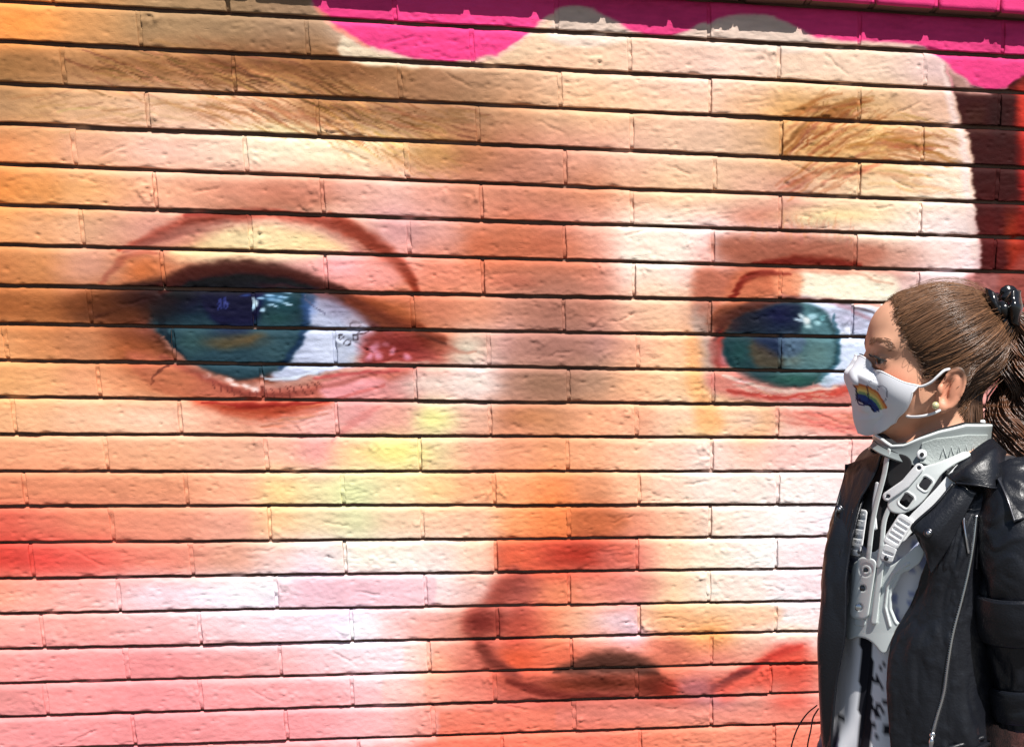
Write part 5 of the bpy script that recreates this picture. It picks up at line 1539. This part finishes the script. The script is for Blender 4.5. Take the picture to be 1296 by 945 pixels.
def crumple(G, amp, su, sv, seed, lines=True, ridge=.5):
    """folds of stiff leather: rounded ridges running mostly one way"""
    N = grid_normals(G)
    i, j = np.meshgrid(np.linspace(0, 1, G.shape[1]), np.linspace(0, 1, G.shape[0]))
    w = fbm(i * 3 + seed, j * 3, i * 0 + seed, 2)
    a = fbm(i * su + 2.2 * w, j * sv + 1.5 * w, i * 0 + seed * 1.3, 3)
    r = 1 - np.abs(2 * a - 1) * 2.2
    h = ridge * np.clip(r, -1, 1) + (1 - ridge) * (a - .5) * 2
    return G + N * (amp * h)[..., None]
G = sheet(net, 230, 190)
wgt = np.interp(np.linspace(0, 1, 190), [0, .12, .3, 1], [.2, .5, 1, 1.1])[:, None, None]
G2 = crumple(G, .0048, 22, 5, 3)
G2 = crumple(G2, .0013, 60, 34, 8)
far_side = smooth(.55, .7, np.linspace(0, 1, 230))[None, :, None]
G = G + (G2 - G) * wgt * (1 - far_side) + (crumple(G, .0045, 9, 5, 5, ridge=.35) - G) * wgt * far_side
jacket = cloth('jacket', G, mat_leather, girl, .0035)
def panel_sheet(name, net, nu, nv, seed, amp=.0018, mat=mat_leather, parent=jacket, th=.003, su=6, sv=5):
    G = sheet(np.array([[L(*p) for p in row] for row in net]), nu, nv)
    return cloth(name, crumple(G, amp, su, sv, seed), mat, parent, th), G
def piping(name, pts, r, mat, parent, n=40, sides=6):
    v, f = tube(cat_eval(LL(pts), np.linspace(0, 1, n)), r, sides)
    return mesh_obj(name, v, f, mat, parent)

# collar and lapels
colr, CGn = panel_sheet('jacket_collar', [[(1196, 600, -.098), (1222, 578, -.105), (1252, 556, -.075), (1262, 562, -.02), (1262, 566, .03)],
                                          [(1202, 606, -.116), (1230, 592, -.128), (1262, 574, -.105), (1276, 576, -.03), (1276, 578, .035)],
                                          [(1210, 611, -.122), (1238, 614, -.136), (1266, 617, -.124), (1288, 604, -.04), (1286, 600, .03)]], 50, 26, 4, .0015)
piping('collar_seam', [(1210, 611, -.125), (1238, 614, -.139), (1266, 617, -.127), (1287, 604, -.043)], .0016, mat_leather, colr)
lap, LGn = panel_sheet('lapel', [[(1206, 612, -.118), (1222, 616, -.128), (1236, 622, -.130)],
                                 [(1184, 638, -.126), (1204, 644, -.136), (1222, 650, -.134)],
                                 [(1155, 665, -.128), (1178, 676, -.140), (1202, 690, -.136)],
                                 [(1160, 676, -.124), (1172, 690, -.132), (1188, 712, -.132)],
                                 [(1166, 690, -.119), (1172, 702, -.125), (1178, 726, -.131)]], 34, 44, 6, .0016)
piping('lapel_edge', [(1206, 612, -.121), (1184, 638, -.129), (1155, 665, -.131), (1160, 676, -.127), (1167, 691, -.122)], .0018, mat_leather, lap)
flap, _ = panel_sheet('lapel', [[(1071, 588, .02), (1094, 580, -.005), (1118, 571, -.035)],
                                [(1070, 602, .02), (1086, 604, -.012), (1108, 598, -.034)],
                                [(1060, 640, -.008), (1077, 642, -.026), (1088, 634, -.034)],
                                [(1056, 672, -.018), (1066, 684, -.032), (1078, 676, -.038)],
                                [(1052, 700, -.022), (1060, 712, -.036), (1072, 708, -.042)]], 30, 46, 9, .0018)
piping('lapel_edge', [(1071, 588, .017), (1069, 604, .025), (1059, 640, -.012), (1055, 672, -.022)], .0018, mat_leather, flap)
for (px_, py_, d, par) in ((1175, 674, -.1405, lap), (1062, 644, -.014, flap)):
    v, f = disc(L(px_, py_, d), (-.4, -1, .2), .0056, .0030)
    o = mesh_obj('press_stud', v, f, mat_gun, par)
    v, f = disc(L(px_, py_, d - .003), (-.4, -1, .2), .0026, .0016)
    mesh_obj('press_stud', v, f, mat_chrome, par)

def on_jacket(pts, out=.004):
    """points of the jacket surface at sketch positions, lifted a little"""
    q = G.reshape(-1, 3)
    sx, sy = to_sheet(q)
    res = []
    for x, y in pts:
        dd = (sx - x) ** 2 + (sy - y) ** 2 + np.where(q[:, 1] > -.02, 1e5, 0)
        k = np.argsort(dd)[:6]
        res.append((x, y, q[k, 1].mean() - out))
    return res
# diagonal zip with its pull, pocket zip, seams
zip1 = on_jacket([(1236, 652), (1232, 690), (1226, 724), (1218, 758), (1207, 800), (1200, 840), (1195, 876), (1186, 908), (1180, 930)], .0035)
z = piping('zip', zip1, .0016, mat_chrome, jacket, 120)
P = cat_eval(LL(zip1), np.linspace(0, 1, 110))
teeth = []
for k in range(0, 110):
    t = P[min(k + 1, 109)] - P[max(k - 1, 0)]; t /= np.linalg.norm(t)
    s = np.cross(t, [0, 1, 0]); s /= np.linalg.norm(s)
    teeth.append(tube(np.array([P[k] - s * .0026, P[k] + s * .0026]), .0007, 4))
v, f = join(teeth)
mesh_obj('zip_teeth', v, f, mat_chrome, z)
pv, pf = join([tube(np.array([L(1180, 930, -.151), L(1179, 937, -.153), L(1178, 946, -.153)]), [.0020, .0034, .0028], 8), disc(L(1180, 929, -.149), (0, -1, 0), .0038, .004)])
mesh_obj('zip_pull', pv, pf, mat_chrome, z)
piping('seam', on_jacket([(1220, 622), (1219, 650), (1222, 676), (1226, 700)], .0035), .0016, mat_chrome, jacket)
piping('seam', on_jacket([(1250, 632), (1244, 660), (1238, 690), (1236, 720)], .004), .0018, mat_leather, jacket)
piping('hem_band', on_jacket([(1132, 952), (1170, 953), (1210, 944), (1246, 932)], .0045), .0032, mat_leather, jacket)
piping('hem_band', on_jacket([(1140, 962), (1190, 962), (1230, 950), (1252, 940)], .0045), .0032, mat_leather, jacket)

# sleeves
def sleeve(path, rads, nu, nv, seed, name, amp=.0045):
    C = cat_eval(LL(path), np.linspace(0, 1, nv))
    R = np.interp(np.linspace(0, 1, nv), np.linspace(0, 1, len(rads)), rads)
    T = np.gradient(C, axis=0); T /= np.linalg.norm(T, axis=1)[:, None]
    e1 = np.cross(T, [0, 1, 0]); e1 /= np.linalg.norm(e1, axis=1)[:, None]
    e2 = np.cross(T, e1)
    a = np.linspace(0, 2 * np.pi, nu)
    S = C[:, None] + R[:, None, None] * (np.cos(a)[None, :, None] * e1[:, None] + np.sin(a)[None, :, None] * e2[:, None])
    i, j = np.meshgrid(a, np.linspace(0, 1, nv))
    w = fbm(np.cos(i) * 1.2 + 4, np.sin(i) * 1.2, j * 5 + seed, 2)
    fo = fbm(np.cos(i) * .9 + 3 * w, np.sin(i) * .9 + seed, j * 7 + 3.5 * w, 3)
    h = 1 - np.abs(2 * fo - 1) * 2.4
    out = S - C[:, None]
    out /= np.linalg.norm(out, axis=2)[..., None]
    S = S + out * (amp * np.clip(h, -1, 1))[..., None]
    return cloth(name, S, mat_leather, jacket, .003), S
slv, SG = sleeve([(1272, 604, -.075), (1288, 640, -.100), (1297, 690, -.115), (1298, 745, -.118), (1301, 800, -.112), (1308, 860, -.108), (1312, 915, -.112)], [.036, .050, .054, .052, .050, .046, .042], 90, 130, 2, 'sleeve')
sleeve([(1108, 628, .085), (1096, 662, .115), (1088, 710, .128), (1086, 780, .132), (1078, 850, .126), (1074, 915, .126)], [.036, .046, .044, .042, .038, .034], 70, 110, 7, 'sleeve', .004)
def wrap_strap(y0, y1, grow, name, seed):
    """band standing proud round the near sleeve between two heights"""
    _, sy = to_sheet(SG.reshape(-1, 3))
    sy = sy.reshape(SG.shape[:2])
    rows = [np.argmin(np.abs(sy.mean(1) - y)) for y in np.linspace(y0, y1, 5)]
    C = SG.mean(1)
    B = []
    for k, r in enumerate(rows):
        v = SG[r] - C[r]
        L0 = np.linalg.norm(v, axis=1)
        v = v / L0[:, None] * (L0.mean() + grow * (1 if 0 < k < 4 else .75))
        B.append(C[r] + v)
    Gs = sheet(np.array(B), 90, 26)
    o = cloth(name, crumple(Gs, .0016, 20, 3, seed), mat_leather, slv, .0045)
    for e in (0, -1):
        v, f = tube(Gs[e], .0019, 6, closed=False)
        mesh_obj('strap_edge', v, f, mat_leather, o)
    return o
wrap_strap(747, 797, .0085, 'sleeve_strap', 3)
wrap_strap(862, 905, .008, 'cuff', 5)
# shoulder tab
tab, TG = panel_sheet('shoulder_tab', [[(1262, 604, -.128), (1276, 600, -.118)], [(1274, 630, -.150), (1290, 626, -.140)], [(1284, 660, -.164), (1300, 656, -.158)]], 14, 26, 11, .0008)
for e in (0, -1):
    v, f = tube(TG[:, e] + np.array([0, -.002, 0]), .0014, 6)
    mesh_obj('stitching', v, f, mat_gun, tab)
